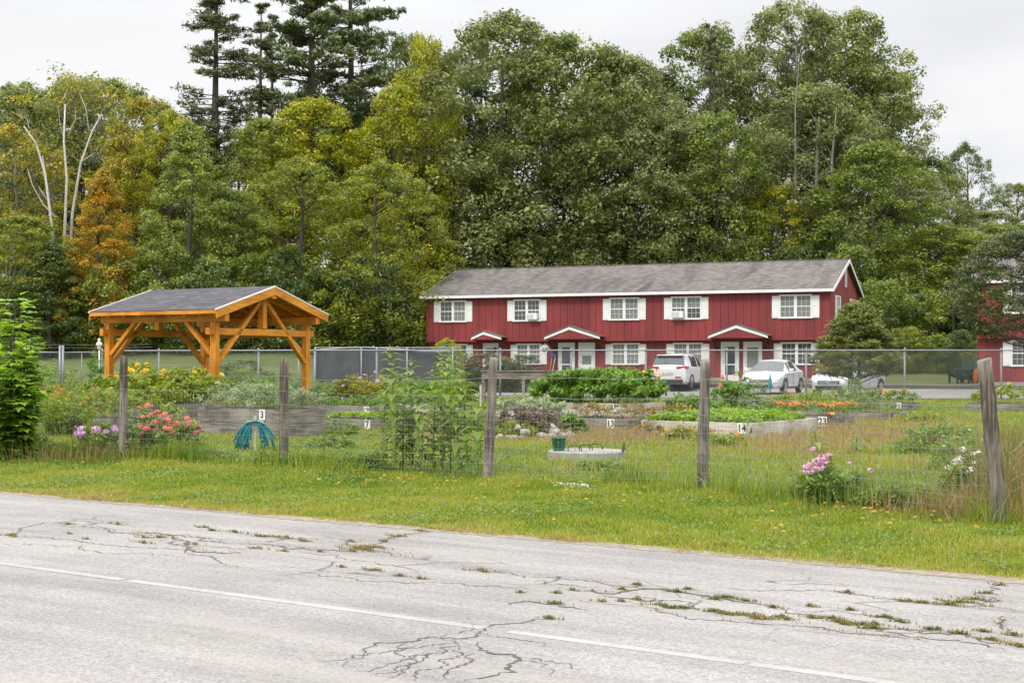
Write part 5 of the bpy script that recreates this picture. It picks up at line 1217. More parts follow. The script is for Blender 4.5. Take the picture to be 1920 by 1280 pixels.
TR = [
 # key, px, D, top, width, palette, bark, label
 ('broad3', 60, 108, 150, 260, 'oak', 'bark', 'dark green oak at the far left, behind the ochre birch'),
 ('airy', 205, 112, 142, 250, 'oak', 'bark', 'airy oak crown against the sky, left of the hemlock'),
 ('birchy', 20, 90, 228, 230, 'ochre', 'palebark', 'ochre yellow birch at the left edge of the photo'),
 ('broad2', 45, 84, 400, 210, 'olive', 'bark', 'dull olive tree below the ochre birch at the left edge'),
 ('cone', 95, 82, 450, 190, 'dark', 'bark', 'dark green lower tree left of the orange maple'),
 ('cone', 192, 84, 312, 185, 'orange', 'bark', 'orange turning maple in front of the white birch trunks'),
 ('airy', 275, 100, 175, 200, 'mixed', 'bark', 'tree with yellow and orange leaves left of the hemlock'),
 ('broad1', 240, 97, 250, 170, 'ochre', 'bark', 'golden crown behind the orange maple'),
 ('cone', 352, 85, 222, 230, 'lime', 'bark', 'pointed fresh green maple above the pavilion roof'),
 ('broad1', 430, 88, 350, 190, 'green', 'bark', 'mid green tree right of the pointed fresh green maple'),
 ('broad2', 500, 94, 215, 200, 'olive', 'bark', 'tall olive tree left of the yellow green crown'),
 ('broad1', 590, 96, 180, 240, 'yg', 'bark', 'yellow green crown below the tall white pine'),
 ('broad3', 625, 108, 128, 230, 'dark', 'bark', 'dark crown directly beneath the white pines'),
 ('birchy', 560, 86, 290, 210, 'olive', 'bark', 'olive leaved tree above the pavilion gable'),
 ('birchy', 712, 84, 296, 235, 'olive', 'bark', 'olive grey birch left of the big central oak'),
 ('broad1', 800, 99, 62, 150, 'yg', 'bark', 'bright yellow green maple at the left shoulder of the central oak'),
 ('broad2', 745, 96, 150, 190, 'yg', 'bark', 'yellow maple crown above the olive grey birch'),
 ('airy', 770, 110, 55, 170, 'oak', 'bark', 'thin dark crown between the white pine and the central oak'),
 ('broad2', 950, 101, 18, 370, 'oakgrey', 'bark', 'largest central oak above the left part of the house'),
 ('broad3', 1080, 99, 60, 330, 'oak', 'bark', 'oak with yellowing top just right of the central oak'),
 ('broad2', 1170, 98, 92, 260, 'oakgrey', 'bark', 'tall grey green oak left of the gap in the skyline'),
 ('broad1', 890, 101, 260, 260, 'oak', 'bark', 'darker oak spreading over the left end of the roof'),
 ('broad1', 1060, 99, 310, 260, 'oakgrey', 'bark', 'grey green oak directly over the middle of the roof'),
 ('broad2', 1250, 96, 215, 270, 'oakgrey', 'bark', 'dense grey green oak over the right half of the roof'),
 ('broad1', 1345, 95, 205, 210, 'green', 'bark', 'lighter green tree with yellow tips over the roof'),
 ('broad3', 1330, 107, 38, 270, 'oak', 'bark', 'round topped oak right of the gap in the skyline'),
 ('airy', 1480, 104, 0, 300, 'oakgrey', 'palebark', 'highest oak on the right with sky showing through'),
 ('airy', 1590, 106, 12, 280, 'oak', 'bark', 'tall open oak at the right shoulder of the skyline'),
 ('broad3', 1530, 98, 150, 290, 'oakgrey', 'palebark', 'big oak with pale trunk rising behind the right end of the roof'),
 ('airy', 1640, 103, 120, 230, 'oakgrey', 'bark', 'rightmost of the tall oaks, reaching out over the open sky'),
 ('broad2', 1640, 93, 260, 250, 'green', 'bark', 'deep green tree behind the gable end of the house'),
 ('birchy', 1720, 97, 330, 200, 'oakgrey', 'bark', 'grey green tree stepping down to the right'),
 ('birchy', 1810, 110, 262, 110, 'dark', 'bark', 'slender thin leaved tree standing clear against the sky'),
 ('airy', 1905, 115, 340, 130, 'oak', 'bark', 'far tree at the right edge below the sky'),
 ('birchy', 1770, 92, 420, 260, 'olive', 'bark', 'bushy olive tree between the two houses'),
 ('broad1', 1880, 96, 415, 220, 'green', 'bark', 'round green tree behind the second house'),
 ('broad1', 1460, 95, 345, 160, 'yg', 'palebark', 'small yellow green maple over the right part of the roof'),
 ('cone', 1560, 92, 400, 170, 'dark', 'bark', 'dark small tree just behind the roof ridge'),
 ('broad3', 330, 106, 250, 220, 'oak', 'bark', 'oak in the gap behind the pointed green maple'),
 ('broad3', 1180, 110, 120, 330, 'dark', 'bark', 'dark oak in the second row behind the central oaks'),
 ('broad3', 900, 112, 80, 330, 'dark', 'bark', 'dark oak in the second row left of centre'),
 ('broad3', 1560, 114, 90, 300, 'dark', 'bark', 'shaded oak in the second row on the right'),  # back row oaks take the dark leaf palette
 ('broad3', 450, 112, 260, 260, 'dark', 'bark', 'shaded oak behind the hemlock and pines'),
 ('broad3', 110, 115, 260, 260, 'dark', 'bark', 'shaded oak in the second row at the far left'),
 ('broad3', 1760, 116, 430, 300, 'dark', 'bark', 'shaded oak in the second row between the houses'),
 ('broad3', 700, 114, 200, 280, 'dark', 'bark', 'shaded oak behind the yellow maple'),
 ('broad1', 1742, 104, 292, 170, 'oak', 'bark', 'green crown filling the step in the skyline right of the tall oaks'),
 ('broad2', 1850, 107, 392, 210, 'oakgrey', 'bark', 'broad grey green crown below the slender thin leaved tree'),
 ('broad2', 30, 100, 158, 220, 'oak', 'bark', 'tall green crown at the very left edge of the skyline'),
 ('broad1', 150, 104, 140, 230, 'oakgrey', 'bark', 'green crown directly behind the white birch limbs'),
 ('birchy', 320, 95, 200, 170, 'yg', 'bark', 'yellowish green crown between orange maple and hemlock'),
]
for (k, px, D, top, w, pal, bk, lab) in TR:
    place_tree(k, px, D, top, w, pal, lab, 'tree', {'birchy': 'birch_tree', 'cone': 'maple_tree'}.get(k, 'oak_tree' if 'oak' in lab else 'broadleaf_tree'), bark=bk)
place_tree('hemlock', 407, 98, -70, 290, 'hemlock', 'tall sparse hemlock rising over the left treeline', 'conifer', 'hemlock_tree')
place_tree('pine', 585, 103, -210, 330, 'pine', 'left of the two big white pines at the top edge', 'conifer', 'pine_tree')
place_tree('pine', 655, 106, -180, 310, 'pine', 'right of the two big white pines at the top edge', 'conifer', 'pine_tree')
place_tree('thinpine', 490, 104, 10, 90, 'hemlock', 'thin bare stemmed pine beside the hemlock, nearer to it', 'conifer', 'pine_tree')
place_tree('thinpine', 510, 106, 30, 80, 'hemlock', 'thin bare stemmed pine beside the big white pine', 'conifer', 'pine_tree')
place_tree('hemlock', 1333, 100, 60, 110, 'hemlock', 'narrow brownish conifer among the right hand oaks', 'conifer', 'hemlock_tree')
# understorey along the wood's edge
US = [(20, 83, 520, 'dark'), (120, 84, 500, 'dark'), (215, 83, 480, 'olive'), (310, 84, 455, 'green'), (395, 83, 480, 'dark'), (470, 84, 470, 'green'), (545, 83, 455, 'dark'), (620, 83, 500, 'olive'), (690, 84, 470, 'dark'),
      (752, 85, 500, 'olive'), (840, 98, 455, 'dark'), (1660, 84, 520, 'green'), (1725, 84, 545, 'dark'), (1790, 82, 540, 'olive'), (1865, 84, 470, 'dark'), (1940, 84, 520, 'green'), (930, 98, 430, 'oak'), (1020, 97, 440, 'dark'), (1120, 96, 430, 'oakgrey'), (1220, 95, 440, 'oak'), (1310, 94, 450, 'dark'), (1400, 93, 440, 'oak'), (1500, 92, 455, 'dark'), (1590, 88, 450, 'green')]
UL = ['at the far left edge', 'left of the orange maple foot', 'under the orange maple', 'above the left end of the pavilion roof', 'above the middle of the pavilion roof', 'above the pavilion gable peak', 'right above the pavilion gable', 'right of the pavilion', 'between pavilion and house', 'at the left corner of the house', 'behind the left roof end', 'right of the house gable', 'in the gap between the two houses', 'lighter, in the gap between the two houses', 'left of the second house', 'behind the second house roof',
      'over the left quarter of the roof', 'over the roof, left of the middle hood', 'over the roof, above the middle window', 'over the roof, above the fourth window', 'over the roof, right of the fourth window', 'over the roof, above the right hood', 'over the roof near its right end', 'just behind the gable peak']
for (px, D, top, pal), l in zip(US, UL):
    place_tree('low', px, D, top, R.uniform(150, 190), pal, 'bushy understorey growth ' + l, 'shrub', 'understorey_shrub')
# low brush right of the house
for (px, D, top, w, pal, lab) in ((1700, 79, 610, 110, 'olive', 'rounded olive bush right of the cedar'), (1760, 78, 625, 90, 'green', 'low green bush beside the dry grass bank'), (1645, 80, 640, 90, 'dryplant', 'dry brownish bush behind the cedar'), (1800, 77, 615, 80, 'dark', 'dark bush left of the second house corner')):
    place_tree('low', px, D, top, w, pal, lab, 'shrub', 'shrub')
for (px, D, top, w, lab) in ((835, 67, 652, 170, 'dark clipped hedge bush in front of the left lower window'), (915, 66, 660, 150, 'dark hedge bush below the small porch hood'), (978, 65, 662, 100, 'dark hedge bush beside the second lower window'), (790, 63, 680, 110, 'dark bush by the screened enclosure')):
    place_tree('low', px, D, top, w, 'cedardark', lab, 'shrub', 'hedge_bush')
place_tree('birchy', 838, 62, 632, 62, 'yg', 'slim young tree with yellowing tips before the left lower window', 'tree', 'young_tree')
place_tree('low', 455, 58, 672, 110, 'dark', 'dark shrub seen through the pavilion', 'shrub', 'shrub')

# birch with bare white limbs
bx0, by0 = at(125, 88); bh = empty('bare_birch', (bx0, by0, gz1(bx0, by0)), 0, 'half bare birch with several white trunks at the left', 'tree')
sc_ = by0 / FPX
def bpix(lst, dy=0): return [((px - 125) * sc_, dy + .3 * math.sin(i * 2), zpx(py, by0) - gz1(bx0, by0)) for i, (px, py) in enumerate(lst)]
limbs = [([(118, 640), (115, 480), (112, 410), (100, 330), (80, 275), (62, 245)], .22), ([(125, 640), (130, 420), (138, 340), (131, 270), (130, 200)], .22), ([(130, 600), (140, 400), (160, 310), (180, 250), (195, 215)], .2),
         ([(180, 250), (172, 210), (165, 185)], .08), ([(138, 260), (150, 225), (153, 210)], .07), ([(112, 410), (85, 385), (70, 350), (60, 320)], .1), ([(103, 380), (85, 355)], .06), ([(160, 310), (185, 290)], .06), ([(62, 245), (55, 225), (30, 215)], .06), ([(110, 410), (97, 330), (97, 300)], .12),
         ([(131, 270), (120, 235), (122, 205)], .05), ([(195, 215), (205, 200)], .04), ([(130, 200), (138, 175)], .05)]
m = MB(); limbs = [(l, w * .5) for l, w in limbs]
for n, (l, w) in enumerate(limbs): p = bpix(l, (n % 3) * .4 - 1.5); m.tube(p, [w * (1 - .6 * i / (len(p) - 1)) for i in range(len(p))], 7)
m.build('trunk', M['birch'], bh, True)
tw = MB(); r = random.Random(3); tips = []
for n in range(110):
    l, w = limbs[r.randrange(len(limbs))]; a, b = bpix(l)[-2:]; p = Vector(a).lerp(Vector(b), r.random()); d = Vector((r.uniform(-1, 1), r.uniform(-.6, .6), r.uniform(.2, 1.2))).normalized() * r.uniform(.8, 2.2)
    tw.tube([p, p + d * .5 + Vector((0, 0, .1)), p + d], [.035, .022, .01], 3, False); tips.append(tuple(p + d))
tw.build('twigs', M['palebark'], bh)
V, F, T = clump_leaves(np.array(tips), np.full(len(tips), .8), 40, .2, G, .8); npmesh('crown', V, F, LM['mixed'], bh, tint=T)

# standing pale trunks behind the roof
for (p0, p1, w, lab) in (((1548, 560), (1560, 300), .19, 'stout pale oak trunk behind the right end of the roof'), ((1485, 560), (1491, 200), .085, 'straight pale trunk behind the roof left of the stout trunk'), ((1590, 560), (1625, 330), .07, 'leaning grey trunk behind the gable'), ((1440, 540), (1455, 420), .06, 'thin leaning stem behind the roof')):
    Y = 94.5; b = at(p0[0], Y); g0 = gz1(*b); m = MB(); z1 = zpx(p1[1], Y)
    P = [Vector((b[0], Y, g0 - .2)), Vector(((b[0] + kx(p1[0]) * Y) / 2 + .15, Y, (g0 + z1) / 2)), Vector((kx(p1[0]) * Y, Y, z1))]
    P.append(P[2] + Vector((.3, 0, 3.5))); m.tube(P, [w * 1.2, w, w * .5, w * .1], 8)
    r = random.Random(int(p0[0]))
    for k in range(6):
        q = P[1].lerp(P[2], r.random()); d = Vector((r.uniform(-1, 1), r.uniform(-.5, .5), r.uniform(.1, .9))) * 2.2; m.tube([q, q + d * .5 + Vector((0, 0, .2)), q + d], [w * .3, w * .2, w * .07], 5)
    rt = empty('leafless_tree', tuple(P[0]), 0, lab, 'tree'); m.v = [tuple(Vector(v) - P[0]) for v in m.v]; m.build('trunk', M['palebark'], rt, True)

# ------------------------------------------------------------------ cedars
def cedar(label, px, Y, z0, z1, rad, mat, seed, n=230, nl=150, trunks=((0, .07),), prof=None, leaf=.085):
    g = np.random.default_rng(seed); r = random.Random(seed); x, y = at(px, Y); b = gz1(x, y); t = empty('cedar_tree', (x, y, b), 0, label, 'tree')
    hh = z1 - z0; tt = g.random(n) ** .9; th = g.uniform(0, 2 * PI, n)
    pr = (lambda v: np.clip(1.15 * (1 - v) ** .62, 0, 1) * np.clip(.72 + v * 1.5, 0, 1)) if prof is None else prof
    rr = pr(tt) * rad * (.35 + .72 * np.sqrt(g.random(n))); C = np.stack([np.cos(th) * rr, np.sin(th) * rr, z0 + hh * tt], 1)
    Rr = g.uniform(.16, .34, n) * (rad / 1.5) ** .6
    V, F, T = clump_leaves(C, Rr, nl, leaf, g, .5, .3, .35, .5); npmesh('crown', V, F, LM[mat], t, tint=T)
    m = MB()
    for (dx, w) in trunks: m.tube([(dx, 0, -.1), (dx * .9, .02, z0 + hh * .3), (dx * .4, 0, z0 + hh * .85)], [w, w * .8, w * .2], 8)
    for j in range(60):
        c = C[j]; zz = max(.4, c[2] - .35 * math.hypot(c[0], c[1])); m.tube([(trunks[j % len(trunks)][0] * .7, 0, zz), (c[0] * .5, c[1] * .5, (zz + c[2]) / 2 + .03), c], [.028, .018, .006], 4, False)
    m.build('trunk', M['bark'], t, True)
cedar('bushy olive cedar standing before the silver sedan', 1606, 49.5, .78, zpx(549, 49.5) - .62, 1.5, 'cedar', 5, 480, trunks=((-.22, .09), (.1, .06)))
def prr(v): return np.sqrt(np.clip(1 - (2 * v - .9) ** 2 / 1.25, 0, 1))
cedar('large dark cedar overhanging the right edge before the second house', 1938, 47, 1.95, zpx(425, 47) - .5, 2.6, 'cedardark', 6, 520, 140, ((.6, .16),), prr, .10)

# ------------------------------------------------------------------ garden plants
def plant(name, label, loc, group=None, catn='plant'): return empty(name, loc, 0, label, catn, group)
def bush(name, label, px, py, w, h, mat, n=60, nl=60, leaf=.05, cr=.14, depth=None, key=None, stems=True, asp=.5, flowers=(), z=None, catn='plant', seed=0, flat=.75, x=None, y=None):
    """bushy mass: leaves in clumps on a domed outline; flowers = (palette, count, radius)"""
    g = np.random.default_rng(seed + int(px * 7 + py)); r = random.Random(seed + int(px))
    if x is None: x, y = gp(px, py)
    z = gz1(x, y) if z is None else z; t = plant(name, label, (x, y, z), catn=catn); dd = depth or w * .7
    a = g.uniform(0, 2 * PI, n); q = np.sqrt(g.random(n)); X = np.cos(a) * q * w / 2; Yy = np.sin(a) * q * dd / 2
    top = h * np.sqrt(np.clip(1 - q ** 2 * .75, 0, 1)) * (.8 + .3 * g.random(n)); Z = top * (1 - .75 * g.random(n) ** 1.6); Z = np.maximum(Z - cr * .5, .02)
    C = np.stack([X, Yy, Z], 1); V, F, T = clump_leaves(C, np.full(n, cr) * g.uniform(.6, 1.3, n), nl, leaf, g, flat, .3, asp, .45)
    npmesh('foliage', V, F, LM[mat], t, tint=T)
    if stems:
        m = MB()
        for c in C[::2]: m.tube([(c[0] * .4, c[1] * .4, -.02), (c[0] * .8, c[1] * .8, c[2] * .6), tuple(c)], [.006, .005, .003], 3, False)
        m.build('stems', M['stem'], t)
    for (pal, cnt, fr) in flowers:
        for k in range(cnt):
            aa = r.uniform(0, 2 * PI); qq = math.sqrt(r.random()) * .92; fx_, fy_ = math.cos(aa) * qq * w / 2, math.sin(aa) * qq * dd / 2
            fz_ = h * math.sqrt(1 - .75 * qq * qq) * r.uniform(.82, 1.12) + .01
            flower(t, (fx_, fy_, fz_), fr * r.uniform(.7, 1.2), pal, r)
    return t
FLM = {}
def flower_mesh(pal, kind):
    if (pal, kind) in FLM: return FLM[(pal, kind)]
    g = np.random.default_rng(len(FLM) + 5); P = []; 
    if kind == 'zinnia':
        parts = []
        for ring, (nr, rl, tilt) in enumerate(((12, 1, .1), (10, .75, .45), (7, .45, .9))):
            a = np.arange(nr) * 2 * PI / nr + ring * .3; D = np.stack([np.cos(a), np.sin(a), np.full(nr, tilt)], 1); B = np.zeros((nr, 3)); B[:, 2] = .12 * ring
            V, F = leaf5(B, D, np.tile([0, 0, 1.], (nr, 1)), rl, .42, .12, .05); parts.append((V, F, np.full(len(F), .2 + .3 * ring)))
        V, F, T = cat(parts)
    else:                                  # domed head of small five-petalled florets
        n = 46; d = rnd(n, g); d[:, 2] = np.abs(d[:, 2]); c = d * np.array([1, 1, .75]) * (.85 + .2 * g.random((n, 1))); parts = []
        for k in range(n):
            t = unit(np.cross(d[k:k + 1], rnd(1, g)))[0]; b = np.cross(d[k], t); a = np.arange(5) * 2 * PI / 5
            D = np.cos(a)[:, None] * t + np.sin(a)[:, None] * b + .15 * d[k]; V, F = leaf5(np.tile(c[k], (5, 1)), D, np.tile(d[k], (5, 1)), .26, .75, .0, .0); parts.append((V, F, np.full(len(F), np.clip(g.normal(.5, .3), 0, 1))))
        V, F, T = cat(parts)
    o = npmesh('flower', V, F, LM[pal], None, tint=T); me = o.data; bpy.data.objects.remove(o); FLM[(pal, kind)] = me; return me
def flower(par, loc, s, pal, r, kind=None):
    o = link('flower', flower_mesh(pal, kind or ('head' if pal in ('lilacf', 'phloxf', 'whitef') else 'zinnia')), par)
    o.location = loc; o.scale = (s, s, s); o.rotation_euler = (r.uniform(-.2, .95), r.uniform(-.45, .45), r.uniform(-.6, .6)); return o

def bedfill(name, label, key, h, mat, n, nl, leaf, cr, u=(.05, .95), v=(.05, .95), flowers=(), asp=.5, seed=0, catn='plant', base=0, bulge=.1):
    g = np.random.default_rng(seed + key * 13); r = random.Random(seed + key); x, y, z, ul, vl, hb = BEDS[key]
    t = plant(name, label, (x, y, z - .05), catn=catn); t.rotation_euler.z = BRZ
    V0 = (v[0] + (v[1] - v[0]) * g.random(n)) * vl; U0 = (u[0] + (u[1] - u[0]) * g.random(n)) * ul
    ed = np.minimum(1, 3.5 * np.minimum.reduce([(V0 - v[0] * vl), (v[1] * vl - V0), (U0 - u[0] * ul), (u[1] * ul - U0)]) / min(ul, vl) + .45)
    Z = base + h * ed * (.75 + .35 * g.random(n)) * (1 - .6 * g.random(n) ** 2)
    V0 = V0 + (V0 / vl - .5) * bulge; U0 = U0 + (U0 / ul - .5) * bulge
    C = np.stack([V0, U0, Z], 1); V, F, T = clump_leaves(C, np.full(n, cr) * g.uniform(.6, 1.3, n), nl, leaf, g, .75, .3, asp, .5); npmesh('foliage', V, F, LM[mat], t, tint=T)
    m = MB()
    for c in C[::3]: m.tube([(c[0], c[1], 0), (c[0] + .01, c[1], c[2])], [.006, .003], 3, False)
    m.build('stems', M['stem'], t)
    for (pal, cnt, fr, um, vm) in flowers:
        for k in range(cnt): flower(t, (r.uniform(*vm) * vl, r.uniform(*um) * ul, base + h * r.uniform(.85, 1.15)), fr * r.uniform(.7, 1.2), pal, r)
    return t
bedfill('herb_plants', 'grey green flowering herbs filling the bed numbered 3', 3, .46, 'herb', 130, 120, .045, .13, bulge=.25, asp=.4)
bedfill('leafy_plants', 'low fresh green plants in the bed numbered 7', 7, .14, 'lettuce', 60, 60, .06, .1)
bedfill('leafy_plants', 'low green plants in the bed numbered 19', 19, .2, 'bean', 60, 60, .06, .12)
bedfill('leafy_plants', 'bright lettuce leaves filling the bed numbered 14', 14, .17, 'lettuce', 260, 110, .06, .12, bulge=.1, asp=.55)
bedfill('bean_bush', 'big dark green bean bush on the bed numbered 21', 21, .74, 'bean', 230, 120, .085, .18, bulge=.55, asp=.6, flowers=(('yellowf', 22, .05, (.0, .16), (.7, 1.0)),))
bedfill('marigold_plants', 'orange marigolds in the bed numbered 23', 23, .22, 'weed', 60, 60, .05, .1, flowers=(('orangef', 105, .046, (-.03, .72), (-.05, 1.1)),), base=.08, bulge=.2)
bedfill('marigold_plants', 'single mound of marigolds on the small grey bed', 30, .34, 'weed', 50, 70, .05, .12, flowers=(('orangef', 22, .05, (.1, .9), (.0, 1)),))
bedfill('garden_plants', 'green feathery plants on the split board bed', 24, .26, 'weed', 60, 60, .05, .1, asp=.3)
bedfill('dry_plants', 'yellowing dry plants on the bed numbered 13', 13, .32, 'dryplant', 60, 50, .05, .12)
bedfill('flowering_plants', 'green plants with orange flowers on the bed numbered 2', 2, .55, 'squash', 110, 70, .07, .15, flowers=(('redf', 10, .05, (0, 1), (0, .4)),), bulge=.7)
bedfill('sunflower_patch', 'leafy sunflower and squash patch inside the pavilion side', 34, .72, 'squash', 150, 75, .09, .2, flowers=(('yellowf', 26, .085, (-.1, 1), (0, 1)),), bulge=.9)
bedfill('nasturtium_patch', 'green nasturtiums with red blooms left of the pavilion', 35, .42, 'bean', 90, 70, .07, .14, flowers=(('redf', 8, .05, (.2, .8), (0, .5)),), bulge=.3)
bedfill('leafy_plants', 'green mound of plants behind the bed right of the pavilion', 36, .3, 'weed', 80, 70, .07, .15, bulge=.5)
bedfill('leafy_plants', 'low leafy greens beside the right pavilion post', 20, .16, 'bean', 60, 60, .06, .12)
bedfill('garden_plants', 'mixed green plants behind the leaning fence post', 31, .34, 'weed', 60, 60, .06, .13, bulge=.5)
bedfill('leafy_plants', 'yellow green leaves on the plank bed by the purple plants', 32, .14, 'lettuce', 50, 50, .06, .1)
bedfill('garden_plants', 'pale green tall leaves behind the green bucket', 33, .3, 'herb', 40, 50, .08, .12)
bedfill('flowering_plants', 'yellow flowered plants on the bed at the right edge', 37, .5, 'squash', 50, 60, .06, .14, flowers=(('yellowf', 12, .05, (0, 1), (0, 1)),))
# tomatoes
x_, y_, z_, *_r = BEDS[23]
for (px, lab) in ((1557, 'red tomato among the marigolds, the redder of the two'), (1566, 'yellowish tomato among the marigolds')):
    u_ = .12 if px == 1557 else .05; X_ = x_ + BU[0] * u_ - BV[0] * .03; Yy = y_ + BU[1] * u_ - BV[1] * .03
    m = MB(); m.lathe([(.008, -.04), (.035, -.03), (.052, 0), (.045, .028), (.015, .036)], (0, 0, 0), 16); o = m.build('tomato', M['redplastic'] if px == 1557 else M['yellowp'], None, True); o.location = (X_, Yy, z_ + .05); tag(o, lab, 'tomato')

B = bush
B('zinnia_bush', 'pink and coral zinnias behind the leftmost fence post', 312, 866, 1.15, .72, 'weed', 90, 60, .055, .12, flowers=(('pinkf', 24, .062), ('coralf', 18, .06)), seed=3)
B('zinnia_bush', 'second clump of tall coral zinnias just right of the leftmost fence post', 268, 862, .8, .82, 'weed', 60, 50, .055, .12, flowers=(('coralf', 9, .055), ('pinkf', 4, .05)), seed=4)
B('phlox_plant', 'lilac phlox left of the leftmost fence post', 188, 864, .75, .58, 'weed', 50, 50, .055, .11, flowers=(('lilacf', 13, .065),), seed=5)
B('phlox_plant', 'pink phlox in the grass on the right side', 1562, 950, .75, .52, 'weed', 80, 60, .055, .10, flowers=(), seed=6, asp=.3)
p_ = [o for o in bpy.data.objects if o.get('label') == 'pink phlox in the grass on the right side'][0]
for (px, py, s) in ((1511, 878, .045), (1530, 866, .05), (1541, 860, .055), (1548, 870, .05), (1530, 878, .04), (1553, 856, .045), (1520, 884, .045), (1524, 842, .035), (1593, 868, .025), (1632, 882, .035), (1515, 872, .04), (1510, 884, .035), (1540, 878, .05)):
    Yp = p_.location.y - .05; flower(p_, (kx(px) * Yp - p_.location.x, -.05, zpx(py, Yp)), s, 'phloxf', R, 'head')
m = MB()
for (px, py) in ((1524, 845), (1632, 886), (1515, 885), (1545, 865)): m.tube([(0, 0, 0), (kx(px) * Yp - p_.location.x, -.05, zpx(py, Yp))], .004, 3)
m.build('stems', M['stem'], p_)
B('phlox_plant', 'white flowered phlox left of the rightmost fence post', 1815, 945, .55, .55, 'weed', 60, 55, .05, .1, flowers=(('whitef', 12, .045),), seed=7, asp=.35)
B('white_flowers', 'small white flower plume behind the white phlox', 1805, 880, .9, .5, 'weed', 60, 50, .05, .13, flowers=(('whitef', 6, .02),), seed=8, asp=.3)
B('purple_plants', 'mass of purple brown leaved plants right of the leaning post', 985, 818, 1.35, .62, 'purple', 120, 70, .05, .13, seed=9)
B('purple_plants', 'lower dusty purple flower mass above the stone heap', 1035, 800, .8, .42, 'purple', 60, 70, .04, .12, seed=10)
B('leafy_plants', 'yellow green leafy clump in front of the purple plants', 965, 822, .8, .38, 'squash', 50, 50, .05, .11, seed=11)
B('horseradish', 'broad leaved green plant behind the green bucket', 1068, 815, .55, .42, 'bean', 26, 16, .22, .1, seed=12, asp=.35)
B('herb_plants', 'loose greenery under the bed numbered 14', 1350, 838, 1.3, .28, 'squash', 50, 40, .05, .12, flowers=(('orangef', 4, .045),), seed=13)
B('bean_bush', 'green plants left of the bright lettuce bed', 1298, 775, 1.6, .55, 'bean', 90, 70, .07, .16, seed=14)
B('flowering_plants', 'dry flowering stems between the two middle beds', 1255, 800, 1.1, .6, 'dryplant', 70, 40, .04, .14, seed=15, flowers=(('yellowf', 10, .03),))
B('flowering_plants', 'green plants with red zinnias before the white sedan', 1378, 770, 1.2, .95, 'bean', 80, 60, .07, .15, flowers=(('coralf', 9, .06),), seed=16)
B('tall_grass_plume', 'pale green feathery plume before the white sedan', 1418, 772, .9, .95, 'herb', 60, 50, .05, .13, seed=17, asp=.25)
B('flowering_plants', 'light green weeds with orange blooms before the silver sedan', 1500, 770, 2.3, .55, 'squash', 110, 50, .05, .15, flowers=(('orangef', 12, .04),), seed=18)
B('tall_grass_plume', 'pale feathery weeds under the olive cedar', 1605, 768, 1.3, .95, 'herb', 90, 50, .05, .14, seed=19, asp=.25)
B('weeds', 'green weeds to the right of the cedar by the chain link', 1560, 762, 2.4, .6, 'weed', 110, 50, .05, .15, seed=20, asp=.35)
B('flowering_bush', 'rust and green bush with pink flowers left of the tall weeds', 685, 762, 1.9, .95, 'mixed', 150, 70, .06, .17, flowers=(('lilacf', 10, .06),), seed=21)
B('leafy_plants', 'green mound between the tall weed clumps', 780, 760, 1.9, .75, 'bean', 130, 70, .07, .17, seed=22)
B('leafy_plants', 'green plants just left of the planter table', 850, 752, 1.7, .7, 'weed', 110, 70, .07, .17, seed=23)
B('leafy_plants', 'low mixed greens in front of the planter table', 985, 765, 2.4, .35, 'squash', 120, 50, .06, .15, seed=24)
B('leafy_plants', 'yellowish low greens right of the planter table', 1050, 768, 1.5, .4, 'bean', 80, 50, .06, .15, seed=25)
B('sunflower_plants', 'tall plants with yellow sunflowers left of the pavilion centre', 258, 762, 1.5, 1.25, 'squash', 130, 60, .08, .17, flowers=(('yellowf', 16, .10),), seed=26)
B('squash_plants', 'yellow green squash vines inside the pavilion', 345, 768, 1.9, 1.0, 'squash', 160, 60, .10, .2, flowers=(('yellowf', 10, .07),), seed=27)
B('leafy_plants', 'dark green bush behind the front pavilion post', 500, 752, 1.6, .7, 'bean', 100, 60, .07, .16, seed=28)
B('leafy_plants', 'green weeds against the chain link behind the pavilion', 445, 742, 2.2, 1.1, 'weed', 120, 60, .06, .17, seed=29)
B('leafy_plants', 'low green weeds at the foot of the right pavilion post', 650, 772, 1.0, .25, 'squash', 60, 50, .06, .13, seed=30)
B('weeds', 'dark weeds by the corner of the tall bed', 640, 815, .7, .35, 'weed', 50, 50, .05, .1, seed=31, asp=.3)
B('flowering_plants', 'tangle of green stems with orange flowers right of the sapling', 120, 815, 1.5, .85, 'squash', 130, 60, .055, .15, flowers=(('redf', 10, .04), ('orangef', 7, .04)), seed=32)
B('weeds', 'dark low weeds at the foot of the maple sapling', 60, 858, 1.2, .4, 'weed', 80, 60, .05, .12, seed=33)
B('weeds', 'pale wild growth behind the left garden beds', 150, 760, 2.6, .8, 'squash', 120, 50, .06, .17, seed=34)
B('weeds', 'reddish wild growth before the left chain link gate', 75, 752, 2.2, .6, 'dryplant', 90, 50, .06, .16, seed=35)
B('weeds', 'leafy weed tuft in front of the coiled hose', 490, 878, .35, .28, 'weed', 22, 40, .05, .09, seed=36)
B('weeds', 'low leafy weeds on the round lid side', 1125, 880, .7, .14, 'weed', 34, 30, .06, .09, seed=37)
B('weeds', 'broad leaved weeds behind the rightmost post', 1765, 850, 1.6, .55, 'weed', 100, 50, .06, .14, seed=38, asp=.3)

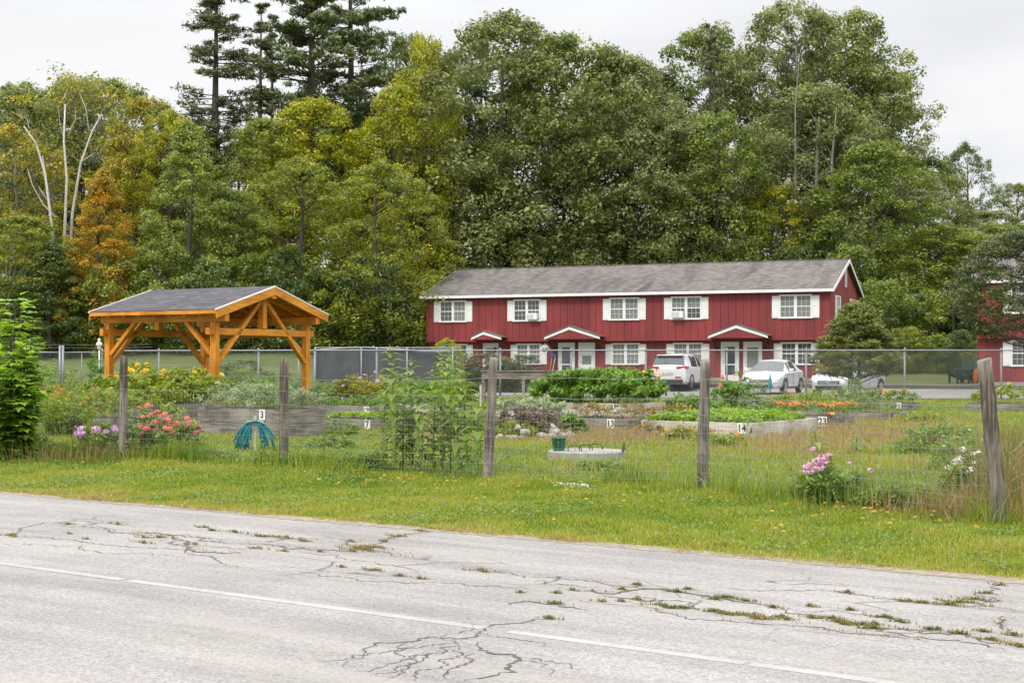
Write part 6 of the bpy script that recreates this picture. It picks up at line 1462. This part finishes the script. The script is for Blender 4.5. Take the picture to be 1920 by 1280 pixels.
# tall leafy weeds along the fence
def tall_weed(par, x, y, h, r, g, leafs=34, ls=.245):
    bend = Vector((r.uniform(-.12, .12), r.uniform(-.08, .08), 0)); pts = [Vector((x, y, 0)) + bend * (k / 8) ** 2 + Vector((0, 0, h * k / 8)) for k in range(9)]
    P = []; D = []; Sz = []
    for k in range(leafs):
        t = .08 + .9 * k / leafs; q = t * 8; i = min(7, int(q)); p = pts[i].lerp(pts[i + 1], q - i)
        for a in (k * 1.57, k * 1.57 + PI): P.append(p); D.append((math.cos(a), math.sin(a), .35 - .5 * (1 - t) + .5 * max(0, t - .85) * 4)); Sz.append(ls * (.45 + .8 * math.sin(PI * min(1, t * .9 + .12))) * r.uniform(.75, 1.2) * (.85 + .3 * t))
    return pts, P, D, Sz
def weed_clump(label, spots, seed, mat='weed'):
    r = random.Random(seed); g = np.random.default_rng(seed); X0, Y0 = gp(spots[0][0], spots[0][1]); t = plant('tall_weed', label, (X0, Y0, gz1(X0, Y0)))
    m = MB(); P = []; D = []; Sz = []
    for (px, py, top) in spots:
        x, y = gp(px, py); h = zpx(top, y) - gz1(x, y); pts, p, d, s = tall_weed(t, x - X0, y - Y0, h, r, g, int(h * 19)); MB().tube(pts, [.012 * (1 - .07 * k) for k in range(9)], 6).build('stem', M['stem'], t, True); P += p; D += d; Sz += s
    n = len(P)
    V, F = leaf5(np.array([tuple(v) for v in P]), np.array(D) + g.normal(size=(n, 3)) * .15, np.tile([0, 0, 1.], (n, 1)), np.array(Sz), .42, .3, .12)
    npmesh('leaves', V, F, LM[mat], t, tint=np.repeat(np.clip(g.normal(.5, .22, n) + .4 * np.clip((np.array([v[2] for v in P]) / 1.5), 0, 1), 0, 1), 2))  # leaf tint gets paler up the stalk
weed_clump('clump of very tall leafy weeds, left of two along the fence', [(742, 892, 645), (770, 888, 668), (718, 886, 700), (788, 890, 725), (755, 884, 690)], 1)
weed_clump('clump of very tall leafy weeds touching the leaning fence post', [(830, 886, 650), (856, 890, 690), (895, 900, 735), (812, 884, 735), (876, 890, 690), (845, 882, 660)], 2)
weed_clump('tall leafy weed behind the right clump', [(830, 810, 655), (815, 812, 690), (850, 808, 680)], 3)
weed_clump('short leafy weed stem right behind the pink phlox blooms', [(1532, 850, 805)], 4)
weed_clump('short leafy weed stem to the right of the pink phlox', [(1605, 850, 812)], 5)
for (px, py, top, lab) in ((1152, 905, 828, 'dark dried flower spike in front of the round lid'), (1395, 850, 800, 'dried brown stem below the bed numbered 14')):
    x, y = gp(px, py); h = zpx(top, y); m = MB(); m.tube([(0, 0, 0), (.05, 0, h * .6), (.10, 0, h * .75)], .004, 4); m.tube([(.10, 0, h * .75), (.115, 0, h * .85), (.12, 0, h)], [.014, .02, .006], 6)
    o = m.build('dried_spike', M['drystem']); o.location = (x, y, 0); tag(o, lab, 'dried plant')

for n_, (px, py, w, h, mt, lab) in enumerate([(250, 748, 2.2, 1.3, 'weed', 'wild green growth against the chain link left of centre post'), (330, 746, 2.6, .9, 'bean', 'low dark growth under the pavilion by the far fence'), (545, 745, 1.8, .95, 'weed', 'leafy growth by the chain link right of the pavilion front post'), (90, 745, 2.4, 1.3, 'weed', 'scraggly green growth in front of the left gate leaf'), (20, 750, 2.4, 1.0, 'dryplant', 'brownish growth behind the maple sapling'), (185, 752, 1.0, 1.5, 'bean', 'narrow green shrub at the white finial'),
   (1230, 815, .9, .35, 'dryplant', 'dry weedy patch in front of the bed numbered 13'), (1290, 825, .9, .32, 'mixed', 'weedy patch left of the post before the lettuce bed'), (900, 810, 1.0, .4, 'weed', 'weedy growth just left of the purple plants'), (620, 840, .8, .25, 'weed', 'low weeds right of the coiled hose'), (1180, 765, 1.2, .5, 'weed', 'weedy growth before the bean bush'), (1720, 790, 1.0, .22, 'squash', 'low leafy patch in the grass right of the split board bed'),
   (580, 880, 1.4, .3, 'bean', 'dark low weeds under the fence right of the second post'), (680, 888, .8, .28, 'bean', 'dark low weeds left of the tall stalks'), (400, 868, .8, .22, 'weed', 'low weeds under the fence right of the zinnias'), (1700, 960, .9, .3, 'weed', 'leafy weeds low in the fence left of the straw grass')]):
    B('wild_growth', lab, px, py, w, h, mt, int(40 + 30 * w), 50, .055 if py > 790 else .07, .12 if py > 790 else .17, seed=60 + n_, asp=.4)
# maple sapling at the left edge
x_, y_ = at(28, 21.6); ms = plant('maple_sapling', 'bright green maple sapling at the left edge behind the fence', (x_, y_, 0), catn='tree'); r = random.Random(12); g = np.random.default_rng(12)
m = MB(); P = []; D = []; Sz = []
for b in range(26):
    a = r.uniform(0, 2 * PI); sp = r.uniform(.12, .72) if b > 3 else r.uniform(0, .16); hb = 2.55 - .1 * b if b < 4 else (1.15 + 1.1 * (1 - sp / .72) * r.uniform(.6, 1.1)); e = Vector((math.cos(a) * sp, math.sin(a) * sp, hb)); mid = Vector((e.x * .45, e.y * .45, hb * .5)); m.tube([(0, 0, 0), mid, e], [.016, .011, .004], 5)
    for k in range(64):
        t = r.uniform(.1, 1); p = (Vector((0, 0, 0)).lerp(mid, t * 2) if t < .5 else mid.lerp(e, t * 2 - 1)); d = Vector((r.gauss(0, 1), r.gauss(0, 1), r.uniform(-.4, .4))).normalized(); q = p + d * r.uniform(.05, .24) * (.85 + .5 * t)
        P.append(tuple(q)); D.append(tuple(d + Vector((0, 0, .1)))); Sz.append(r.uniform(.13, .23))
m.build('trunk', M['bark'], ms, True); n = len(P); P = np.array(P); D = unit(np.array(D)); Sz = np.array(Sz)
# each leaf is three pointed lobes
side = unit(np.cross(D, np.tile([0, 0, 1.], (n, 1)))); parts = []
tn = np.clip(g.normal(.45, .2, n) + .3 * (P[:, 2] / 2.3 - .5), 0, 1)  # higher leaves carry a paler tint
for (sa, sc2) in ((0, 1), (.85, .75), (-.85, .75)):
    V, F = leaf5(P, unit(D + side * sa), np.tile([0, 0, 1.], (n, 1)), Sz * sc2, .62, .12, .04); parts.append((V, F, np.repeat(tn, 2)))
V, F, T = cat(parts); npmesh('crown', V, F, LM['maple'], ms, tint=T)

# ------------------------------------------------------------------ grass
def blades(name, X, Y, h, w, tint, mat, lean=.45, z=None, kind='stuff', g=None, label=None, catn=None):
    g = g or G; n = len(X); Z = gz(X, Y) if z is None else z; a = g.uniform(0, 2 * PI, n); th = g.uniform(0, 2 * PI, n); l = np.abs(g.normal(0, lean, n)) * h
    P = np.stack([X, Y, Z - .005], 1); B = np.stack([np.cos(a), np.sin(a), 0 * a], 1) * (w * .5)[:, None]
    Ld = np.stack([np.cos(th) * l, np.sin(th) * l, 0 * l], 1)
    m = P + Ld * .35 + np.stack([0 * h, 0 * h, h * .6], 1); t = P + Ld + np.stack([0 * h, 0 * h, h * np.clip(1 - (l / h) ** 2 * .35, .3, 1)], 1)
    V = np.stack([P - B, P + B, m + B * .8, m - B * .8, t], 1).reshape(-1, 3); i = np.arange(n)[:, None] * 5
    F = np.concatenate([np.concatenate([i, i + 1, i + 2, i + 3], 1)], 0)
    T3 = np.concatenate([i + 3, i + 2, i + 4, i + 4], 1)
    # tip as a degenerate-free thin quad: duplicate the tip vertex with a small offset
    V2 = np.stack([P - B, P + B, m + B * .8, m - B * .8, t - B * .12, t + B * .12], 1).reshape(-1, 3); i = np.arange(n)[:, None] * 6
    F = np.concatenate([i + np.array([[0, 1, 2, 3]]), i + np.array([[3, 2, 5, 4]])], 1).reshape(-1, 4)
    return tag(npmesh(name, V2, F, LM[mat], tint=np.repeat(tint, 2)), label, catn, kind=kind)
def scat(n, q0, q1, s0, s1, g): q = g.uniform(q0, q1, n); s = g.uniform(s0, s1, n); return rp(q, s) + (q, s)
g = np.random.default_rng(5)
def infr(X, Y, m=1.15): return np.abs(X) < Y * .36 * m + .4
# mown verge
X, Y, q, s = scat(420000, -.02, 4.6, -9, 18, g); k = infr(X, Y) & (g.random(len(X)) < np.clip(1.3 - .045 * (Y - 9), .35, 1)); X, Y, q = X[k], Y[k], q[k]
edge = q + .14 * sn(X, Y, 2.3, 9) + .05 * sn(X, Y, 8, 10); k = edge > .0; X, Y, q = X[k], Y[k], q[k]
n = len(X); pt_ = sn(X, Y, 1.1, 3); pt2 = sn(X, Y, 4.5, 4)
h = (.05 + .03 * pt_.clip(-1, 1) + .03 * pt2.clip(-1, 1) + .04 * sst(q, 2.6, 4.2)) * g.uniform(.6, 1.3, n); tint = .34 + .18 * pt_ + .14 * pt2 + g.normal(0, .13, n) + .34 * np.exp(-q * 2.4) + np.where(g.random(n) < .05, .35, 0)
blades('verge_grass', X, Y, h.clip(.02), np.full(n, .0085) * g.uniform(.7, 1.5, n) * (.8 + Y / 30), tint, 'grass', .55, label='short mown grass between the road and the wire fence', catn='grass')
# low broadleaf weeds and clover in the verge
X, Y, q, s = scat(60000, .05, 4.4, -9, 18, g); k = infr(X, Y) & (sn(X, Y, 1.7, 51) + .6 * sn(X, Y, 6, 52) > .35); X, Y, q = X[k], Y[k], q[k]; n = len(X)
P_ = np.stack([X, Y, g.uniform(.02, .075, n)], 1); V, F = quads(P_, unit(rnd(n, g) * .55 + np.array([0, 0, 1.])), g.uniform(.02, .045, n), .7, g=g)
tag(npmesh('clover_patches', V, F, LM['weed'], tint=np.clip(g.normal(.35, .25, n), 0, 1)), 'patches of low broadleaf weeds and clover in the mown verge', 'weeds', kind='stuff')
# garden meadow
X = g.uniform(-18, 18, 520000); Y = 13 + 34 * g.random(520000) ** .9; q = qd(X, Y); k = infr(X, Y, 1.05) & (q > 3.6) & (g.random(len(X)) < np.clip(22 / Y, .3, 1) ** 1.2); X, Y, q = X[k], Y[k], q[k]
inb = np.zeros(len(X), bool)
for kk, (bx_0, by_0, bz_, ul, vl, hb) in BEDS.items():
    u = (X - bx_0) * BU[0] + (Y - by_0) * BU[1]; v = (X - bx_0) * BV[0] + (Y - by_0) * BV[1]; inb |= (u > -.02) & (u < ul + .02) & (v > -.02) & (v < vl + .02)
inb |= (X - lx) ** 2 + (Y - ly) ** 2 < .63 ** 2
for (a_, b_) in (((935, 905), (1000, 908)), ((985, 905), (1105, 920)), ((830, 902), (872, 899)), ((710, 893), (748, 890)), ((1378, 940), (1432, 938)), ((1033, 868), (1172, 868))):
    A_ = np.array(gp(*a_)); B_ = np.array(gp(*b_)); t_ = np.clip(((X - A_[0]) * (B_ - A_)[0] + (Y - A_[1]) * (B_ - A_)[1]) / ((B_ - A_) ** 2).sum(), 0, 1)
    inb |= (np.hypot(X - A_[0] - t_ * (B_ - A_)[0], Y - A_[1] - t_ * (B_ - A_)[1]) < .16) & (g.random(len(X)) < .93)
X, Y, q = X[~inb], Y[~inb], q[~inb]; n = len(X)
PX = 960 + FPX * X / Y; PY = HOR + (CAMZ - gz(X, Y)) * FPX / Y
dry = np.exp(-((PX - 1600) / 260) ** 2 - ((PY - 822) / 26) ** 2) * 1.5 + 1.3 * np.exp(-((PX - 1130) / 170) ** 2 - ((PY - 818) / 17) ** 2) + .8 * np.exp(-((PX - 780) / 80) ** 2 - ((PY - 812) / 14) ** 2)
dry = np.clip(dry + .32 * sn(X, Y, .9, 12) + .08, 0, 1); nz_ = sn(X, Y, 1.6, 13)
tint = .27 + .56 * dry + .16 * nz_ + .10 * sn(X, Y, 4.7, 33) + g.normal(0, .12, n) + np.where(g.random(n) < .10, .3, 0)
fl = np.exp(-((q - 4.3) / .45) ** 2)
h = ((.065 + .035 * nz_ + .05 * dry) * np.clip(24 / Y, .5, 1) + .07 * fl * (1 + sn(X, Y, 2.6, 30)).clip(0, 2)) * g.uniform(.5, 1.4, n)
blades('meadow_grass', X, Y, h.clip(.04), .010 * (Y / 17) ** .8 * g.uniform(.6, 1.4, n), tint, 'grass', .4, label='uncut grass growing around the garden beds', catn='grass')
# seed heads standing over the dry patches
k = (dry + .3 * g.random(n) > .55) & (g.random(n) < .12); Xd, Yd = X[k], Y[k]; nd = len(Xd)
blades('seed_heads', Xd, Yd, g.uniform(.12, .30, nd), .011 * g.uniform(.6, 1.4, nd), np.clip(g.normal(.72, .2, nd), 0, 1), 'straw', .35, label='thin reddish tan seed heads over the dry grass patches', catn='grass')
# low wild plants mixed into the meadow
X = g.uniform(-16, 16, 70000); Y = 15.5 + 30 * g.random(70000) ** .9; q = qd(X, Y); k = infr(X, Y, 1.05) & (q > 3.7) & (sn(X, Y, 1.3, 61) + .7 * sn(X, Y, 5, 62) > .45) & ((X - lx) ** 2 + (Y - ly) ** 2 > .6); X, Y = X[k], Y[k]; n = len(X)
P_ = np.stack([X, Y, gz(X, Y) + (.02 + .16 * g.random(n) ** 2) * (1 + sn(X, Y, 3, 63)).clip(.2, 2)], 1); V, F = quads(P_, unit(rnd(n, g) * .7 + np.array([0, 0, 1.])), g.uniform(.025, .07, n), .5, g=g)
tag(npmesh('meadow_weeds', V, F, LM['weed'], tint=np.clip(g.normal(.45, .3, n), 0, 1)), 'low wild leafy plants scattered through the uncut grass', 'weeds', kind='stuff')
# rank growth under the wire fence
def along(i0, i1, n, sp):
    t = g.random(n); a = np.array(FP[i0]); b = np.array(FP[i1]); p = a + (b - a) * t[:, None] + g.normal(0, sp, (n, 2)); return p[:, 0], p[:, 1]
def gath(lst):
    Xs, Ys = zip(*[along(*a) for a in lst]); return np.concatenate(Xs), np.concatenate(Ys)
X, Y = gath([(1, 2, 5200, .22), (2, 3, 5200, .22), (3, 4, 5200, .2), (4, 5, 3200, .16), (5, 6, 4200, .2)]); k = (sn(X, Y, 1.9, 31) > -.15 + .5 * (g.random(len(X)) - .5)) & ~((X > -1.9) & (X < 1.1) & (g.random(len(X)) < .9)); X, Y = X[k], Y[k]; n = len(X)
blades('fence_weeds', X, Y, (.06 + .30 * g.random(n) ** 1.6) * (1 + .5 * sn(X, Y, 3.1, 22).clip(-1, 1)), .009 * g.uniform(.6, 1.6, n), .22 + .3 * sn(X, Y, 2.2, 20) + g.normal(0, .15, n), 'grass', .35, label='rank green grass growing up through the wire fence', catn='grass')
c = np.array(gp(1800, 975)); n = 1700; X = c[0] + g.normal(0, .6, n) + .2; Y = c[1] + g.normal(0, .34, n) + .2; k = qd(X, Y) > 3.1; X, Y = X[k], Y[k]; n = len(X)
blades('dry_grass', X, Y, (.10 + .36 * g.random(n) ** 1.6), .006 * g.uniform(.6, 1.5, n), np.clip(g.normal(.42, .28, n), 0, 1), 'straw', .55, label='tall straw coloured grass around the rightmost fence post', catn='grass')
n = 3600; X = g.uniform(4.6, 7.5, n); Y = X * 2.3 + 3.0 + g.normal(0, .55, n) + .2
blades('reed_grass', X, Y, g.uniform(.15, .75, n), .009 * g.uniform(.6, 1.5, n), np.clip(g.normal(.25, .25, n), 0, 1), 'straw', .45, label='tall mixed grass behind the rightmost post at the photo edge', catn='grass')
c = np.array(gp(205, 868)); n = 700; X = c[0] + g.normal(0, .8, n); Y = c[1] + g.normal(0, .2, n)
blades('dry_grass', X, Y, g.uniform(.15, .42, n), .007 * g.uniform(.6, 1.5, n), np.clip(g.normal(.35, .25, n), 0, 1), 'straw', .35, label='pale wispy grass at the foot of the leftmost fence post', catn='grass')
# grass in the road cracks
TF = [(20, 1007, 18), (130, 985, 8), (130, 1003, 5), (220, 985, 10), (160, 1013, 5), (270, 1020, 14), (365, 1023, 10), (300, 1010, 10), (270, 1010, 10), (480, 1031, 12), (530, 1036, 8), (600, 1037, 5), (500, 1008, 22), (540, 1011, 18), (440, 1000, 12), (400, 997, 10), (380, 991, 10), (690, 1029, 14), (670, 1030, 10),
      (570, 1017, 10), (660, 1018, 8), (720, 1018, 5), (680, 1034, 26), (700, 1029, 22), (660, 1036, 12), (745, 1008, 14), (790, 998, 10), (810, 994, 8), (905, 1074, 18), (640, 1066, 6), (700, 1072, 14), (790, 1088, 8), (750, 1083, 8), (1040, 1135, 12), (1030, 1163, 12), (975, 1114, 5), (1042, 1115, 6), (1075, 1110, 6),
      (1165, 1108, 6), (1195, 1100, 8), (1250, 1141, 26), (1280, 1143, 10), (1265, 1113, 12), (1130, 1131, 4), (1165, 1131, 6), (1195, 1127, 6), (1360, 1124, 16), (1340, 1127, 10), (1400, 1130, 10), (1380, 1155, 30), (1425, 1162, 30), (1465, 1162, 18), (1340, 1151, 10), (1450, 1142, 8), (1560, 1164, 14), (1600, 1174, 26), (1630, 1182, 16), (1575, 1170, 10),
      (1525, 1162, 12), (1660, 1162, 16), (1690, 1170, 10), (1595, 1147, 8), (1520, 1140, 10), (1800, 1133, 26), (1830, 1128, 20), (1780, 1138, 16), (1700, 1131, 12), (1850, 1116, 10), (1875, 1100, 8), (1750, 1184, 12), (1800, 1192, 12), (1860, 1204, 14), (1910, 1215, 14), (1900, 1195, 10), (1845, 1188, 8), (1730, 1134, 10), (1590, 1115, 10), (1290, 1108, 6), (1640, 1174, 10)]
Xs = []; Ys = []
for (px, py, rr) in TF:
    n = int(rr * 11); a, b = gp(px, py); w = rr * b / FPX * .75; dl = g.normal(0, w, n) * g.choice([.5, 1, 1.8], n); wig = w * .5 * np.sin(dl / w * 1.7 + px); Xs.append(a + RU[0] * dl + RN[0] * wig + g.normal(0, w * .16, n)); Ys.append(b + RU[1] * dl + RN[1] * wig + g.normal(0, w * .16, n))
X = np.concatenate(Xs); Y = np.concatenate(Ys); n = len(X)
blades('crack_grass', X, Y, g.uniform(.006, .034, n), .006 * g.uniform(.6, 1.5, n), np.clip(.22 + .28 * sn(X, Y, 1.3, 41) + g.normal(0, .14, n), 0, 1), 'straw', 1.1, z=np.full(n, .014), label='dry grass tufts growing out of the road cracks', catn='grass')
X = []; Y = []
for cpts, w in [cracks[i] for i in (8, 9, 12, 14, 16, 19, 20)]:
    P = G2(cpts)
    for a, b in zip(P[:-1], P[1:]):
        m_ = int(math.hypot(b[0] - a[0], b[1] - a[1]) * 90); t = g.random(m_); k = sn(a[0] + (b[0] - a[0]) * t, a[1] + (b[1] - a[1]) * t, 5, 8) > .05; t = t[k]; X += list(a[0] + (b[0] - a[0]) * t + g.normal(0, .025, len(t))); Y += list(a[1] + (b[1] - a[1]) * t + g.normal(0, .02, len(t)))
X = np.array(X); Y = np.array(Y); n = len(X)
blades('crack_grass', X, Y, g.uniform(.008, .028, n), .006 * g.uniform(.6, 1.5, n), np.clip(g.normal(.4, .2, n), 0, 1), 'straw', 1.0, z=np.full(n, .014), label='thin lines of dry grass following the longest road cracks', catn='grass')
# yellow hawkbit blooms
r = random.Random(21); m = MB(); m.tube([(0, 0, 0), (.01, 0, .11)], .0022, 3, False); src = flower_mesh('yellowf', 'zinnia')
hw_ = empty('placeholder', (0, 0, 0)); bpy.data.objects.remove(hw_)
mv = np.array([v.co[:] for v in src.vertices]) * .017; mv[:, 2] += .11; fo = npmesh('hawkbit', mv, np.array([p.vertices[:] for p in src.polygons]), LM['yellowf'], tint=np.full(len(src.polygons), .5)); fm = fo.data; bpy.data.objects.remove(fo)
st_ = m.build('stem', M['stem']); stm = st_.data; bpy.data.objects.remove(st_)
SP = [(250, 885, 60, 18, 16), (650, 905, 120, 22, 34), (760, 910, 60, 14, 22), (1050, 925, 110, 18, 26), (1200, 925, 100, 20, 26), (1600, 960, 70, 16, 22), (1650, 985, 160, 26, 24), (420, 880, 90, 12, 14), (1450, 960, 160, 25, 14), (90, 880, 70, 14, 8), (940, 915, 80, 14, 12)]
for (cx, cy, sx2, sy2, n) in SP:
    for k in range(n):
        x, y = gp(min(1915, max(5, r.gauss(cx, sx2))), min(1060, max(872, r.gauss(cy, sy2))))
        if qd(x, y) < .3: continue
        o = link('hawkbit', fm); o.location = (x, y, r.uniform(-.04, .01)); o.rotation_euler = (0, r.uniform(-.2, .2), r.uniform(0, 6)); s = r.uniform(1.0, 1.7); o.scale = (s, s, 1)
        tag(o, 'small yellow dandelion like bloom dotted in the roadside grass', 'flower', 'yellow blooms dotted along the grass verge')
